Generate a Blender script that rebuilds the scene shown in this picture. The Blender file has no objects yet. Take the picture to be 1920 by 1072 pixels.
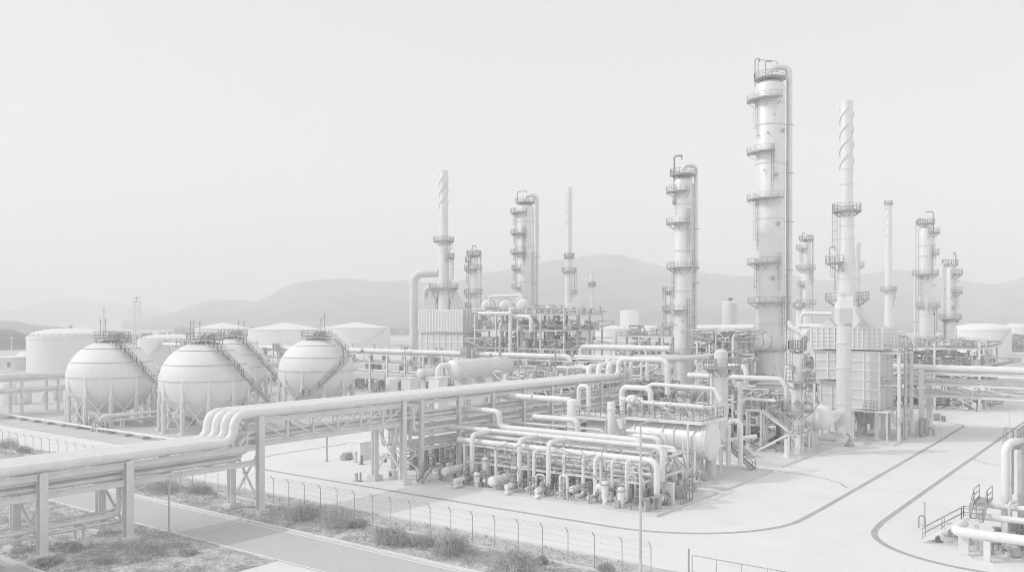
import bpy, math, random
from mathutils import Vector, Matrix
R = math.radians
scn = bpy.context.scene
COL = scn.collection
# ------------------------------------------------------------------ camera frame
# plant axes: X runs along the main pipe bridge, Y across it; the camera stands at the origin, 18 m up
F, CX, HY, H = 1637.0, 960.0, 598.0, 18.0
SA, CA = math.sin(R(37.14)), math.cos(R(37.14))
FW = Vector((CA, SA, 0)); RT = Vector((SA, -CA, 0)); UP = Vector((0, 0, 1))
def tx(px): return (px - CX) / F
def tz(py): return (HY - py) / F
def DP(px, py, d): return RT * (tx(px) * d) + FW * d + UP * (H + tz(py) * d)
def G(px, py, z=0.0):
    d = (z - H) / tz(py)
    p = DP(px, py, d); p.z = z; return p
def onV(px, py, v):
    d = v / (SA - CA * tx(px)); return DP(px, py, d)
def onU(px, py, u):
    d = u / (CA + SA * tx(px)); return DP(px, py, d)
def uv(px, d):
    p = DP(px, HY, d); return p.x, p.y
def depth(p): return p[0] * CA + p[1] * SA
def xz(px, d, z): 
    p = DP(px, HY, d); p.z = z; return p
def zat(py, d): return H + tz(py) * d
def rad(pxw, d): return pxw * d / F
def cdir(deg):   # direction seen from the camera: 0 = to the right, 90 = away, 180 = to the left, -90 = towards it
    return RT * math.cos(R(deg)) + FW * math.sin(R(deg))
def V(*a): return Vector(a)

# ------------------------------------------------------------------ mesh builder
class MB:
    def __init__(s): s.v = []; s.f = []; s.sm = []
    def add(s, vs, fs, smooth=False):
        o = len(s.v); s.v += [tuple(x) for x in vs]
        for f in fs: s.f.append([i + o for i in f]); s.sm.append(smooth)
    def box(s, c, size, rz=0.0):
        cx, cy, cz = c; x, y, z = [q / 2 for q in size]; co, si = math.cos(rz), math.sin(rz)
        vs = []
        for dz in (-z, z):
            for dx, dy in ((-x, -y), (x, -y), (x, y), (-x, y)):
                vs.append((cx + dx * co - dy * si, cy + dx * si + dy * co, cz + dz))
        s.add(vs, [(3, 2, 1, 0), (4, 5, 6, 7), (0, 1, 5, 4), (1, 2, 6, 5), (2, 3, 7, 6), (3, 0, 4, 7)]); return s
    def bb(s, a, b):   # box from corner a to corner b
        return s.box([(p + q) / 2 for p, q in zip(a, b)], [abs(q - p) for p, q in zip(a, b)])
    def beam(s, p, q, w, h=None):
        p = Vector(p); q = Vector(q); h = h or w; d = (q - p)
        if d.length < 1e-5: return s
        d.normalize(); up = Vector((0, 0, 1)) if abs(d.z) < .97 else Vector((1, 0, 0))
        a = d.cross(up).normalized() * (w / 2); b = a.cross(d).normalized() * (h / 2)
        vs = []
        for e in (p, q): vs += [e - a - b, e + a - b, e + a + b, e - a + b]
        s.add(vs, [(3, 2, 1, 0), (4, 5, 6, 7), (0, 1, 5, 4), (1, 2, 6, 5), (2, 3, 7, 6), (3, 0, 4, 7)]); return s
    def ibeam(s, p, q, w, h, side=(0, 1, 0)):   # I section: two flanges and a web; 'side' = flange width direction
        p = Vector(p); q = Vector(q); d = (q - p).normalized(); a = Vector(side); b = a.cross(d).normalized()
        def slab(off, ww, hh):
            vs = []
            for e in (p, q):
                c = e + b * off
                vs += [c - a * ww / 2 - b * hh / 2, c + a * ww / 2 - b * hh / 2, c + a * ww / 2 + b * hh / 2, c - a * ww / 2 + b * hh / 2]
            s.add(vs, [(3, 2, 1, 0), (4, 5, 6, 7), (0, 1, 5, 4), (1, 2, 6, 5), (2, 3, 7, 6), (3, 0, 4, 7)])
        t = max(.03, h * .09)
        slab(h / 2 - t / 2, w, t); slab(-h / 2 + t / 2, w, t); slab(0, w * .16, h - 2 * t); return s
    def tube(s, pts, r, n=12, bend=None, caps=True, seg=6):
        P = [Vector(p) for p in pts]
        bend = (r * 3.0 if bend is None else bend)
        path = [P[0]]
        for i in range(1, len(P) - 1):
            a, b, c = P[i - 1], P[i], P[i + 1]
            d1 = (b - a); d2 = (c - b); l1, l2 = d1.length, d2.length
            if l1 < 1e-6 or l2 < 1e-6: continue
            d1 /= l1; d2 /= l2; ang = d1.angle(d2)
            if ang < R(4) or bend <= 0: path.append(b); continue
            t = bend * math.tan(ang / 2); t = min(t, l1 * .48, l2 * .48); rr = t / math.tan(ang / 2)
            st = b - d1 * t; nrm = (d2 - d1 * d1.dot(d2)).normalized()
            cen = st + nrm * rr
            k = max(2, int(seg * ang / R(90) + .5))
            for j in range(k + 1):
                th = ang * j / k
                path.append(cen - nrm * (rr * math.cos(th)) + d1 * (rr * math.sin(th)))
        path.append(P[-1])
        q = [path[0]]
        for p in path[1:]:
            if (p - q[-1]).length > 1e-4: q.append(p)
        path = q
        if len(path) < 2: return s
        d = (path[1] - path[0]).normalized()
        up = Vector((0, 0, 1)) if abs(d.z) < .9 else Vector((1, 0, 0))
        a = d.cross(up).normalized()
        rings = []; tp = d
        for i, p in enumerate(path):
            if i == 0: t = d
            elif i == len(path) - 1: t = (path[i] - path[i - 1]).normalized()
            else: t = ((path[i + 1] - path[i]).normalized() + (path[i] - path[i - 1]).normalized()).normalized()
            a = (a - t * a.dot(t))
            a = a.normalized() if a.length > 1e-6 else t.orthogonal().normalized()
            b = t.cross(a)
            rings.append([p + (a * math.cos(2 * math.pi * j / n) + b * math.sin(2 * math.pi * j / n)) * r for j in range(n)])
        vs = [x for rg in rings for x in rg]; fs = []
        for i in range(len(rings) - 1):
            for j in range(n):
                k = (j + 1) % n
                fs.append((i * n + j, i * n + k, (i + 1) * n + k, (i + 1) * n + j))
        s.add(vs, fs, True)
        if caps:
            s.add(rings[0], [tuple(range(n - 1, -1, -1))]); s.add(rings[-1], [tuple(range(n))])
        return s
    def cyl(s, p, q, r0, r1=None, n=16, caps=True):
        r1 = r0 if r1 is None else r1
        return s.lathe(p, q, [(0, r0), (1, r1)], n, caps, rel=True)
    def lathe(s, p, q, prof, n=24, caps=True, rel=False, sharp=False):
        # profile of (t, radius) along the axis p->q ; rel: t is a fraction, else metres
        p = Vector(p); q = Vector(q); d = q - p; L = d.length; d = d / L
        up = Vector((0, 0, 1)) if abs(d.z) < .9 else Vector((1, 0, 0))
        a = d.cross(up).normalized(); b = d.cross(a)
        if rel: prof = [(t * L, r) for t, r in prof]
        rings = [[p + d * t + (a * math.cos(2 * math.pi * j / n) + b * math.sin(2 * math.pi * j / n)) * max(r, 1e-4) for j in range(n)] for t, r in prof]
        def strip(i):
            return [(j, (j + 1) % n, n + (j + 1) % n, n + j) for j in range(n)]
        # split the shading at sharp profile corners
        i = 0
        while i < len(rings) - 1:
            j = i + 1
            while j < len(rings) - 1:
                t0 = Vector((prof[j][0] - prof[j - 1][0], prof[j][1] - prof[j - 1][1])); t1 = Vector((prof[j + 1][0] - prof[j][0], prof[j + 1][1] - prof[j][1]))
                if t0.length > 1e-6 and t1.length > 1e-6 and t0.angle(t1) > R(38): break
                j += 1
            vs = [x for rg in rings[i:j + 1] for x in rg]; fs = []
            for k in range(j - i):
                fs += [(k * n + a0, k * n + (a0 + 1) % n, (k + 1) * n + (a0 + 1) % n, (k + 1) * n + a0) for a0 in range(n)]
            fs = [tuple(reversed(f)) for f in fs]
            s.add(vs, fs, True); i = j
        if caps:
            if prof[0][1] > .01: s.add(rings[0], [tuple(range(n))])
            if prof[-1][1] > .01: s.add(rings[-1], [tuple(range(n - 1, -1, -1))])
        return s
    def ball(s, c, r, rz=None, n=24, m=14):
        rz = rz or r; c = Vector(c)
        prof = [(rz - rz * math.cos(math.pi * i / m), r * math.sin(math.pi * i / m)) for i in range(m + 1)]
        return s.lathe(c - V(0, 0, rz), c + V(0, 0, rz), prof, n, False)
    def drum(s, p, q, r, n=24, head=.5):   # horizontal or vertical vessel with dished heads
        L = (Vector(q) - Vector(p)).length; k = 6; prof = []
        for i in range(k + 1):
            a = math.pi / 2 * i / k; prof.append((-r * head * math.cos(a), r * math.sin(a)))
        for i in range(k + 1):
            a = math.pi / 2 * i / k; prof.append((L + r * head * math.sin(a), r * math.cos(a)))
        return s.lathe(p, q, prof, n, False)
    def ring(s, c, r, w, t=None, n=24, a0=0.0, a1=2 * math.pi, axis=None):   # square-section ring lying flat
        return s.band(c, r - w / 2, r + w / 2, t or w, a0, a1, n)
    def band(s, c, r0, r1, t, a0=0.0, a1=2 * math.pi, n=24):
        c = Vector(c); full = abs(a1 - a0) > 2 * math.pi - 1e-4; k = n if full else n + 1
        vs = []
        for i in range(k):
            a = a0 + (a1 - a0) * i / n; co, si = math.cos(a), math.sin(a)
            for r, z in ((r0, -t / 2), (r1, -t / 2), (r1, t / 2), (r0, t / 2)): vs.append((c.x + r * co, c.y + r * si, c.z + z))
        fs = []
        for i in range(n):
            o, p = i * 4, ((i + 1) % k) * 4
            for j in range(4):
                l = (j + 1) % 4; fs.append((o + j, p + j, p + l, o + l))
        fs = [tuple(reversed(f)) for f in fs]
        if not full: fs += [(3, 2, 1, 0), tuple(range((k - 1) * 4, k * 4))]
        s.add(vs, fs); return s
    def plate(s, poly, z0, z1):   # extruded flat polygon
        n = len(poly); vs = [(p[0], p[1], z0) for p in poly] + [(p[0], p[1], z1) for p in poly]
        s.add(vs, [tuple(range(n - 1, -1, -1)), tuple(range(n, 2 * n))] + [(i, (i + 1) % n, n + (i + 1) % n, n + i) for i in range(n)]); return s
    def rail(s, pts, h=1.1, w=.06, step=1.6, closed=False):   # guard rail along a polyline at floor level
        P = [Vector(p) for p in pts]
        if closed: P.append(P[0])
        for a, b in zip(P, P[1:]):
            L = (b - a).length; k = max(1, int(L / step + .5))
            for i in range(k):
                q = a + (b - a) * (i / k); s.beam(q, q + V(0, 0, h), w)
            for z in (h, h * .52): s.beam(a + V(0, 0, z), b + V(0, 0, z), w)
            s.beam(a + V(0, 0, .07), b + V(0, 0, .07), w * .5, .11)
        s.beam(P[-1], P[-1] + V(0, 0, h), w); return s
    def build(s, name, mat, parent=None, loc=None):
        me = bpy.data.meshes.new(name)
        if loc is not None:
            l = Vector(loc); vs = [(x - l.x, y - l.y, z - l.z) for x, y, z in s.v]
        else: vs = s.v
        me.from_pydata(vs, [], s.f); me.polygons.foreach_set('use_smooth', s.sm); me.update()
        me.materials.append(mat)
        o = bpy.data.objects.new(name, me); COL.objects.link(o)
        if parent is not None: o.parent = parent
        if loc is not None and parent is None: o.location = l
        return o

def tag(o, label, cat, group=None):
    o['label'] = label; o['category'] = cat
    if group: o['group'] = group
    return o
def thing(name, label, cat, loc=(0, 0, 0), group=None):
    o = bpy.data.objects.new(name, None); COL.objects.link(o); o.location = loc; o.empty_display_size = .5
    return tag(o, label, cat, group)
def solo(name, mb, mat, label, cat, group=None):   # a thing of one mesh, its origin at its base
    xs = [p[0] for p in mb.v]; ys = [p[1] for p in mb.v]; zs = [p[2] for p in mb.v]
    return tag(mb.build(name, mat, None, ((min(xs) + max(xs)) / 2, (min(ys) + max(ys)) / 2, min(zs))), label, cat, group)
def part(name, mb, mat, parent, label=None):
    # mb holds world coordinates; a part hangs under an unrotated parent
    off = Vector(parent.location); p = parent.parent
    while p is not None: off += Vector(p.location); p = p.parent
    o = mb.build(name, mat, parent, off)
    if label: o['label'] = label
    return o
def struct(name, mb, mat, kind='structure'):
    o = mb.build(name, mat); o['kind'] = kind; return o

# ------------------------------------------------------------------ materials
def mat(name, base, var=.06, scale=.6, rough=.55, metal=0.0, streak=0.0, bump=0.0, fine=None):
    m = bpy.data.materials.new(name); m.use_nodes = True; nt = m.node_tree; N = nt.nodes; L = nt.links
    b = N['Principled BSDF']; b.inputs['Roughness'].default_value = rough; b.inputs['Metallic'].default_value = metal
    b.inputs['Specular IOR Level'].default_value = .35
    geo = N.new('ShaderNodeNewGeometry')
    n1 = N.new('ShaderNodeTexNoise'); n1.inputs['Scale'].default_value = scale; n1.inputs['Detail'].default_value = 6
    L.new(geo.outputs['Position'], n1.inputs['Vector'])
    cr = N.new('ShaderNodeMapRange'); cr.inputs[1].default_value = .3; cr.inputs[2].default_value = .7
    cr.inputs[3].default_value = base - var; cr.inputs[4].default_value = min(.93, base + var)
    L.new(n1.outputs['Fac'], cr.inputs[0])
    val = cr.outputs[0]
    if streak:
        mp = N.new('ShaderNodeMapping'); mp.inputs['Scale'].default_value = (2.2, 2.2, .09); L.new(geo.outputs['Position'], mp.inputs['Vector'])
        n2 = N.new('ShaderNodeTexNoise'); n2.inputs['Scale'].default_value = 1.0; n2.inputs['Detail'].default_value = 4; L.new(mp.outputs[0], n2.inputs['Vector'])
        c2 = N.new('ShaderNodeMapRange'); c2.inputs[1].default_value = .5; c2.inputs[2].default_value = .75; c2.inputs[3].default_value = 1; c2.inputs[4].default_value = 1 - streak
        L.new(n2.outputs['Fac'], c2.inputs[0])
        mu = N.new('ShaderNodeMath'); mu.operation = 'MULTIPLY'; L.new(val, mu.inputs[0]); L.new(c2.outputs[0], mu.inputs[1]); val = mu.outputs[0]
    if fine:
        n3 = N.new('ShaderNodeTexNoise'); n3.inputs['Scale'].default_value = fine[0]; n3.inputs['Detail'].default_value = 5; n3.inputs['Roughness'].default_value = .7
        L.new(geo.outputs['Position'], n3.inputs['Vector'])
        c3 = N.new('ShaderNodeMapRange'); c3.inputs[1].default_value = .35; c3.inputs[2].default_value = .65; c3.inputs[3].default_value = 1 - fine[1]; c3.inputs[4].default_value = 1 + fine[1]
        L.new(n3.outputs['Fac'], c3.inputs[0])
        mu = N.new('ShaderNodeMath'); mu.operation = 'MULTIPLY'; L.new(val, mu.inputs[0]); L.new(c3.outputs[0], mu.inputs[1]); val = mu.outputs[0]
        if bump:
            bp = N.new('ShaderNodeBump'); bp.inputs['Strength'].default_value = bump; bp.inputs['Distance'].default_value = .1
            L.new(n3.outputs['Fac'], bp.inputs['Height']); L.new(bp.outputs[0], b.inputs['Normal'])
    cc = N.new('ShaderNodeCombineColor'); 
    for i in range(3): L.new(val, cc.inputs[i])
    L.new(cc.outputs[0], b.inputs['Base Color'])
    m['val'] = 1
    return m
M = dict(
    white=mat('white_paint', .84, .03, .5, .5, streak=.07),
    pipe=mat('white_pipe_cladding', .83, .04, .8, .42, streak=.05),
    pipe2=mat('grey_pipe_cladding', .73, .07, .9, .45, .1, streak=.06),
    pipe3=mat('dull_pipe_paint', .6, .08, 1.2, .5),
    tank=mat('tank_paint', .82, .025, .12, .55, streak=.06),
    shell=mat('tower_cladding', .81, .03, .35, .4, .15, streak=.06),
    steel=mat('grey_steel_paint', .76, .04, .8, .55, streak=.06),
    steel2=mat('pale_steel_paint', .78, .04, .8, .55, streak=.06),
    rail=mat('weathered_rail_steel', .36, .05, 1.5, .6),
    dark=mat('dark_machine_steel', .28, .06, 1.5, .55),
    mid=mat('grey_machine_paint', .44, .08, 1.2, .55),
    conc=mat('concrete', .7, .04, .25, .9, fine=(6, .05)),
    fire=mat('fireproofing_concrete', .7, .04, .7, .9, fine=(9, .06)),
    panel=mat('furnace_panel_paint', .74, .03, .4, .5, streak=.03),
    casing=mat('furnace_casing_paint', .71, .03, .4, .5, streak=.03),
)
SKY_LO, SKY_HI, SUN_E, EXPO, HAZE = 12.1, 25.4, 3.2, -1.0, .0008
from mathutils import noise as mnoise
# ------------------------------------------------------------------ world, sun, camera
SUN = Vector((.90, -.95, -1.0)).normalized()
w = bpy.data.worlds.new('World'); scn.world = w; w.use_nodes = True
nt = w.node_tree; N = nt.nodes; L = nt.links
sky = N.new('ShaderNodeTexSky'); sky.sky_type = 'NISHITA'; sky.sun_disc = False
sky.sun_elevation = math.asin(-SUN.z); sky.sun_rotation = math.atan2(-SUN.x, -SUN.y)
sky.air_density = 1.0; sky.dust_density = 3.0; sky.ozone_density = 1.0
bw = N.new('ShaderNodeRGBToBW'); L.new(sky.outputs[0], bw.inputs[0])
ovc = N.new('ShaderNodeMapRange')       # a bright even overcast veils most of the sky's own gradient
ovc.clamp = False
ovc.inputs[1].default_value = 0; ovc.inputs[2].default_value = 10; ovc.inputs[3].default_value = SKY_LO; ovc.inputs[4].default_value = SKY_HI
L.new(bw.outputs[0], ovc.inputs[0])
bg = N['Background']; bg.inputs['Strength'].default_value = .1; L.new(ovc.outputs[0], bg.inputs['Color'])
sl = bpy.data.lights.new('sun', 'SUN'); sl.energy = SUN_E; sl.angle = R(1.2); sl.color = (1, .995, .985)
so = bpy.data.objects.new('sun', sl); COL.objects.link(so); so.rotation_euler = SUN.to_track_quat('-Z', 'Y').to_euler()
cam = bpy.data.cameras.new('camera'); co = bpy.data.objects.new('camera', cam); COL.objects.link(co)
cam.sensor_fit = 'HORIZONTAL'; cam.sensor_width = 36; cam.lens = 36 * F / 1920; cam.shift_y = (HY - 536) / 1920
cam.clip_start = .5; cam.clip_end = 20000
co.location = (0, 0, H); co.rotation_euler = (R(90), 0, math.atan2(-FW.x, FW.y)); scn.camera = co
scn.view_settings.view_transform = 'Standard'; scn.view_settings.look = 'None'; scn.view_settings.exposure = EXPO
scn.view_settings.gamma = 1
scn.cycles.max_bounces = 18; scn.cycles.diffuse_bounces = 8; scn.cycles.glossy_bounces = 3; scn.cycles.volume_bounces = 16
scn.cycles.filter_width = 1.0; scn.cycles.use_denoising = True; scn.cycles.sample_clamp_indirect = 6

# ------------------------------------------------------------------ ground materials
def ground_mat(name, base, var, scale, fine, fvar, joint=None, bump=.0, patch=None):
    m = mat(name, base, var, scale, .95, fine=(fine, fvar), bump=bump)
    nt = m.node_tree; N = nt.nodes; L = nt.links
    src = N['Principled BSDF'].inputs['Base Color'].links[0].from_socket
    geo = [n for n in N if n.type == 'NEW_GEOMETRY'][0]
    if joint:
        br = N.new('ShaderNodeTexBrick'); br.offset = 0; br.inputs['Scale'].default_value = 1.0
        br.inputs['Color1'].default_value = (1, 1, 1, 1); br.inputs['Color2'].default_value = (.975, .975, .975, 1); br.inputs['Mortar'].default_value = (joint[2],) * 3 + (1,)
        br.inputs['Brick Width'].default_value = joint[0]; br.inputs['Row Height'].default_value = joint[0]; br.inputs['Mortar Size'].default_value = joint[1]
        L.new(geo.outputs['Position'], br.inputs['Vector'])
        mx = N.new('ShaderNodeMix'); mx.data_type = 'RGBA'; mx.blend_type = 'MULTIPLY'; mx.inputs[0].default_value = 1
        L.new(src, mx.inputs[6]); L.new(br.outputs['Color'], mx.inputs[7]); src = mx.outputs[2]
    if patch:
        n4 = N.new('ShaderNodeTexNoise'); n4.inputs['Scale'].default_value = patch[0]; n4.inputs['Detail'].default_value = 8; n4.inputs['Roughness'].default_value = .65
        L.new(geo.outputs['Position'], n4.inputs['Vector'])
        c4 = N.new('ShaderNodeMapRange'); c4.inputs[1].default_value = patch[1]; c4.inputs[2].default_value = patch[2]; c4.inputs[3].default_value = 1; c4.inputs[4].default_value = patch[3]
        L.new(n4.outputs['Fac'], c4.inputs[0])
        mx = N.new('ShaderNodeMix'); mx.data_type = 'RGBA'; mx.blend_type = 'MULTIPLY'; mx.inputs[0].default_value = 1
        L.new(src, mx.inputs[6]); L.new(c4.outputs[0], mx.inputs[7]); src = mx.outputs[2]
    L.new(src, N['Principled BSDF'].inputs['Base Color']); return m
M['yard'] = ground_mat('yard_concrete', .79, .022, .06, 2.5, .025, (6.1, .022, .93), patch=(.16, .52, .72, .93))
M['asphalt'] = ground_mat('road_asphalt', .55, .02, .08, 9, .05, patch=(.5, .55, .75, .94))
M['plain'] = ground_mat('plain_earth', .6, .08, .012, .2, .1, patch=(.004, .45, .6, .75))
M['scrub'] = ground_mat('scrub_soil', .56, .07, .22, 3.2, .3, bump=.6, patch=(.55, .45, .62, .62))
M['gravel'] = ground_mat('gravel', .55, .04, .4, 7.0, .32, bump=.6)
M['comp'] = ground_mat('compound_gravel', .6, .03, .1, 3, .12, bump=.2, patch=(.12, .5, .65, .9))
M['line'] = mat('road_paint', .85, .03, 1.2, .7)
M['strip'] = mat('drain_cover', .43, .04, .8, .85)
M['kerb'] = mat('kerb_concrete', .74, .04, .9, .9, fine=(8, .06))
M['padc'] = ground_mat('pad_concrete', .66, .03, .2, 4, .05, patch=(.35, .5, .7, .88))
M['leaf'] = mat('shrub_leaf', .54, .13, 2.0, .7)
M['leaf2'] = mat('dry_grass_blade', .56, .1, 2.0, .8)
M['wood'] = mat('shrub_stem', .36, .04, 3, .8)
M['hill'] = ground_mat('hill_forest', .1, .035, .012, .03, .3, patch=(.005, .42, .6, 1.8))
M['hill2'] = ground_mat('near_hill_scrub', .1, .03, .03, .1, .4, patch=(.02, .42, .6, 1.6))
M['trees'] = mat('far_foliage', .3, .08, .05, .9)

# ------------------------------------------------------------------ ground sheets (4 mm apart)
def sheet(name, poly, z, m): 
    b = MB(); b.add([(p[0], p[1], z) for p in poly], [tuple(range(len(poly)))]); return struct(name, b, m)
def rect(u0, v0, u1, v1): return [(u0, v0), (u1, v0), (u1, v1), (u0, v1)]
b = MB(); n = 96
b.add([(0, 0, 0)] + [(5900 * math.cos(2 * math.pi * i / n), 5900 * math.sin(2 * math.pi * i / n), 0) for i in range(n)], [(0, i + 1, (i + 1) % n + 1) for i in range(n)])
struct('ground', b, M['plain'])
sheet('yard', rect(56.8, -260, 330, 118), .004, M['yard'])
sheet('yard', rect(56.8, 118.01, 66.2, 300), .004, M['yard'])
sheet('compound_ground', rect(66.21, 103, 148, 260), .008, M['comp'])
sheet('asphalt_road', rect(41.4, 24, 47.6, 320), .006, M['asphalt'])
sheet('asphalt_road', rect(20, 40, 29.0, 320), .006, M['asphalt'])
def arc(cx, cy, r, a0, a1, n=10): return [(cx + r * math.cos(R(a0 + (a1 - a0) * i / n)), cy + r * math.sin(R(a0 + (a1 - a0) * i / n))) for i in range(n + 1)]
sheet('apron', [(29.4, 0), (56.79, 0), (56.79, 24), (47.7, 24), (47.7, 23.9), (41.39, 23.9), (41.3, 53.2)] + arc(38.3, 50.3, 3, 45, 10, 4)[::-1][:0] + [(29.4, 53.2)], .005, M['yard'])

def bumpy(name, u0, u1, v0, v1, step, amp, m, seed, clip=None, z0=.02):
    b = MB(); nu = max(2, int((u1 - u0) / step)); nv = max(2, int((v1 - v0) / step)); vs = []
    for i in range(nu + 1):
        for j in range(nv + 1):
            u = u0 + (u1 - u0) * i / nu; v = v0 + (v1 - v0) * j / nv
            e = min(u - u0, u1 - u, v - v0, v1 - v, 1.2) / 1.2
            z = z0 + e * amp * (.55 + mnoise.fractal(V(u * .35, v * .35, seed), 1.0, 2.0, 4) * .9)
            vs.append((u, v, max(z, .012)))
    fs = [(i * (nv + 1) + j, (i + 1) * (nv + 1) + j, (i + 1) * (nv + 1) + j + 1, i * (nv + 1) + j + 1) for i in range(nu) for j in range(nv)]
    b.add(vs, fs, True); return struct(name, b, m)
bumpy('scrub_ground', 29.5, 41.2, 53.2, 100, .3, .28, M['scrub'], 3.1)
bumpy('verge_ground', 48.1, 53.3, 32, 190, .3, .14, M['scrub'], 7.7)
bumpy('gravel_strip', 53.5, 56.5, 31, 190, .3, .07, M['gravel'], 1.3)
# kerbs and painted lines
def kerb(u0, u1, v0, v1, h=.13): b = MB(); b.bb((u0, v0, 0), (u1, v1, h)); return struct('kerb', b, M['kerb'])
kerb(47.7, 48.05, 30, 320); kerb(41.15, 41.35, 53.4, 320, .12); kerb(29.05, 29.4, 53.4, 320, .12); kerb(56.5, 56.78, 31, 320, .12)
for u0, u1, v0, v1 in ((47.3, 47.45, 24, 320), (41.5, 41.64, 24, 320)): sheet('road_line', rect(u0, v0, u1, v1), .011, M['line'])
for v0 in range(28, 150, 9):
    pass
def ribbon(name, pts, w, z, m):   # a flat strip along a line on the ground
    b = MB(); P = [Vector((p[0], p[1], 0)) for p in pts]; vs = []
    for i, p in enumerate(P):
        t = (P[min(i + 1, len(P) - 1)] - P[max(i - 1, 0)]).normalized(); s = Vector((-t.y, t.x, 0)) * w / 2
        vs += [(p.x + s.x, p.y + s.y, z), (p.x - s.x, p.y - s.y, z)]
    b.add(vs, [(2 * i, 2 * i + 1, 2 * i + 3, 2 * i + 2) for i in range(len(P) - 1)]); return struct(name, b, m)
outer = [(170, 95.3), (110, 95.3), (78, 95.2)] + arc(75, 85.6, 9.6, 90, 180, 12) + [(65.4, 70), (65.4, 52), (65.6, 42)] + arc(78.2, 39.2, 12.6, 183, 268, 16) + [(84, 26.6), (110, 27), (140, 27.5), (158, 28)] + arc(162, 33, 5, 270, 360, 8) + [(167, 42), (167, 60)]
ribbon('gutter_strip', outer, .5, .012, M['strip'])
inner = [(330, 20.9), (150, 20.8), (100, 20.7), (82, 20.6)] + arc(79.5, 10.8, 9.6, 92, 180, 12) + [(69.6, 0), (69.4, -20)]
ribbon('gutter_strip', inner, .52, .012, M['strip'])
ribbon('kerb_line', [(p[0] + .0, p[1] + .34) for p in inner[:4]], .16, .013, M['line'])
g = [G(*p) for p in ((1368, 872), (1440, 880), (1500, 888), (1549, 897), (1575, 905), (1588, 914))]
ribbon('joint_line', g, .22, .014, M['strip'])
ribbon('joint_line', [G(*p) for p in ((1920, 739), (1885, 750), (1850, 765), (1810, 768), (1740, 768))], .4, .014, M['strip'])
ribbon('joint_line', [G(*p) for p in ((1900, 878), (1850, 868), (1828, 862), (1822, 857))], .2, .014, M['strip'])
ribbon('joint_line', [(71, 103), (90, 103.5), (140, 104)], .35, .014, M['strip'])
ribbon('joint_line', [(66.2, 104), (66.2, 180)], .3, .014, M['strip'])
# raised equipment pads
def pad(u0, u1, v0, v1, h=.22):
    b = MB(); b.bb((u0, v0, 0), (u1, v1, h)); return struct('pad', b, M['padc'])
pad(71.2, 84.6, 37.4, 65.6); pad(86.6, 100.4, 37.4, 64); pad(104, 127.4, 37.8, 62); pad(131, 150, 31.5, 52)
PZ = .22
# ------------------------------------------------------------------ hills
def hill(prof, d0, dp, d1, seed, step=9, rows=26, rough=.16, mm='hill'):
    b = MB(); vs = []; px = prof[0][0]; cols = []
    while px <= prof[-1][0]: cols.append(px); px += step
    def ht(px):
        for (a, ya), (c, yc) in zip(prof, prof[1:]):
            if a <= px <= c:
                k = (px - a) / (c - a); return ya + (yc - ya) * k
        return prof[-1][1]
    for i, px in enumerate(cols):
        hp = max(2, zat(ht(px), dp))
        hp *= 1 + .02 * mnoise.noise(V(px * .11, seed, 0)) + .012 * mnoise.noise(V(px * .4, seed, 5))
        for j in range(rows + 1):
            t = j / rows; d = d0 + (d1 - d0) * t; tp = (dp - d0) / (d1 - d0)
            s = t / tp if t < tp else 1 - (t - tp) / (1 - tp)
            s = max(0, min(1, s)); p = DP(px, HY, d)
            nz = mnoise.ridged_multi_fractal(V(p.x * .0021, p.y * .0021, seed), 1.0, 2.0, 5, 1.0, 2.0) if False else mnoise.fractal(V(p.x * .004, p.y * .004, seed), .9, 2.1, 5)
            z = hp * (s ** 1.15) * (1 + rough * nz * (1 - s) * 3 * s) - 3
            vs.append((p.x, p.y, z))
    m = rows + 1
    b.add(vs, [(i * m + j, (i + 1) * m + j, (i + 1) * m + j + 1, i * m + j + 1) for i in range(len(cols) - 1) for j in range(rows)], True)
    return struct('hills', b, M[mm])
main = [(230, 597), (300, 590), (330, 582), (360, 570), (400, 558), (440, 560), (480, 562), (505, 550), (530, 536), (560, 524), (600, 520), (650, 516), (680, 519), (700, 524), (740, 521), (765, 521), (810, 527), (860, 522), (900, 508), (960, 497), (1000, 490), (1040, 482), (1065, 480), (1090, 474), (1140, 471), (1170, 474), (1200, 484), (1240, 493), (1300, 501), (1330, 507), (1380, 512), (1440, 511), (1500, 513), (1530, 522), (1560, 524), (1600, 512), (1650, 505), (1690, 500), (1720, 503), (1760, 512), (1800, 520), (1840, 528), (1865, 530), (1890, 524), (1920, 516), (2000, 496), (2100, 520)]
hill(main, 1300, 2300, 3400, 2.3, rough=.3)
hill([(-160, 590), (-60, 585), (0, 581), (40, 575), (75, 563), (110, 555), (140, 553), (165, 559), (220, 562), (260, 573), (300, 580), (360, 586), (440, 592)], 2700, 3200, 3900, 8.1, rows=10)
hill([(-120, 585), (-40, 593), (0, 597), (30, 597), (60, 604), (110, 608), (160, 613), (250, 618), (330, 621), (420, 623)], 1000, 1300, 1700, 5.2, rows=12, mm='hill2')
hill([(-200, 596), (-60, 603), (0, 608), (25, 610), (45, 618), (60, 622), (80, 628), (110, 634), (135, 642)], 480, 600, 760, 4.4, step=5, rows=14, rough=.4, mm='hill2')
hill([(1560, 592), (1640, 584), (1720, 578), (1800, 574), (1880, 566), (1960, 560), (2060, 556)], 1300, 1900, 2600, 9.9, rows=14, rough=.3, mm='hill2')
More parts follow.
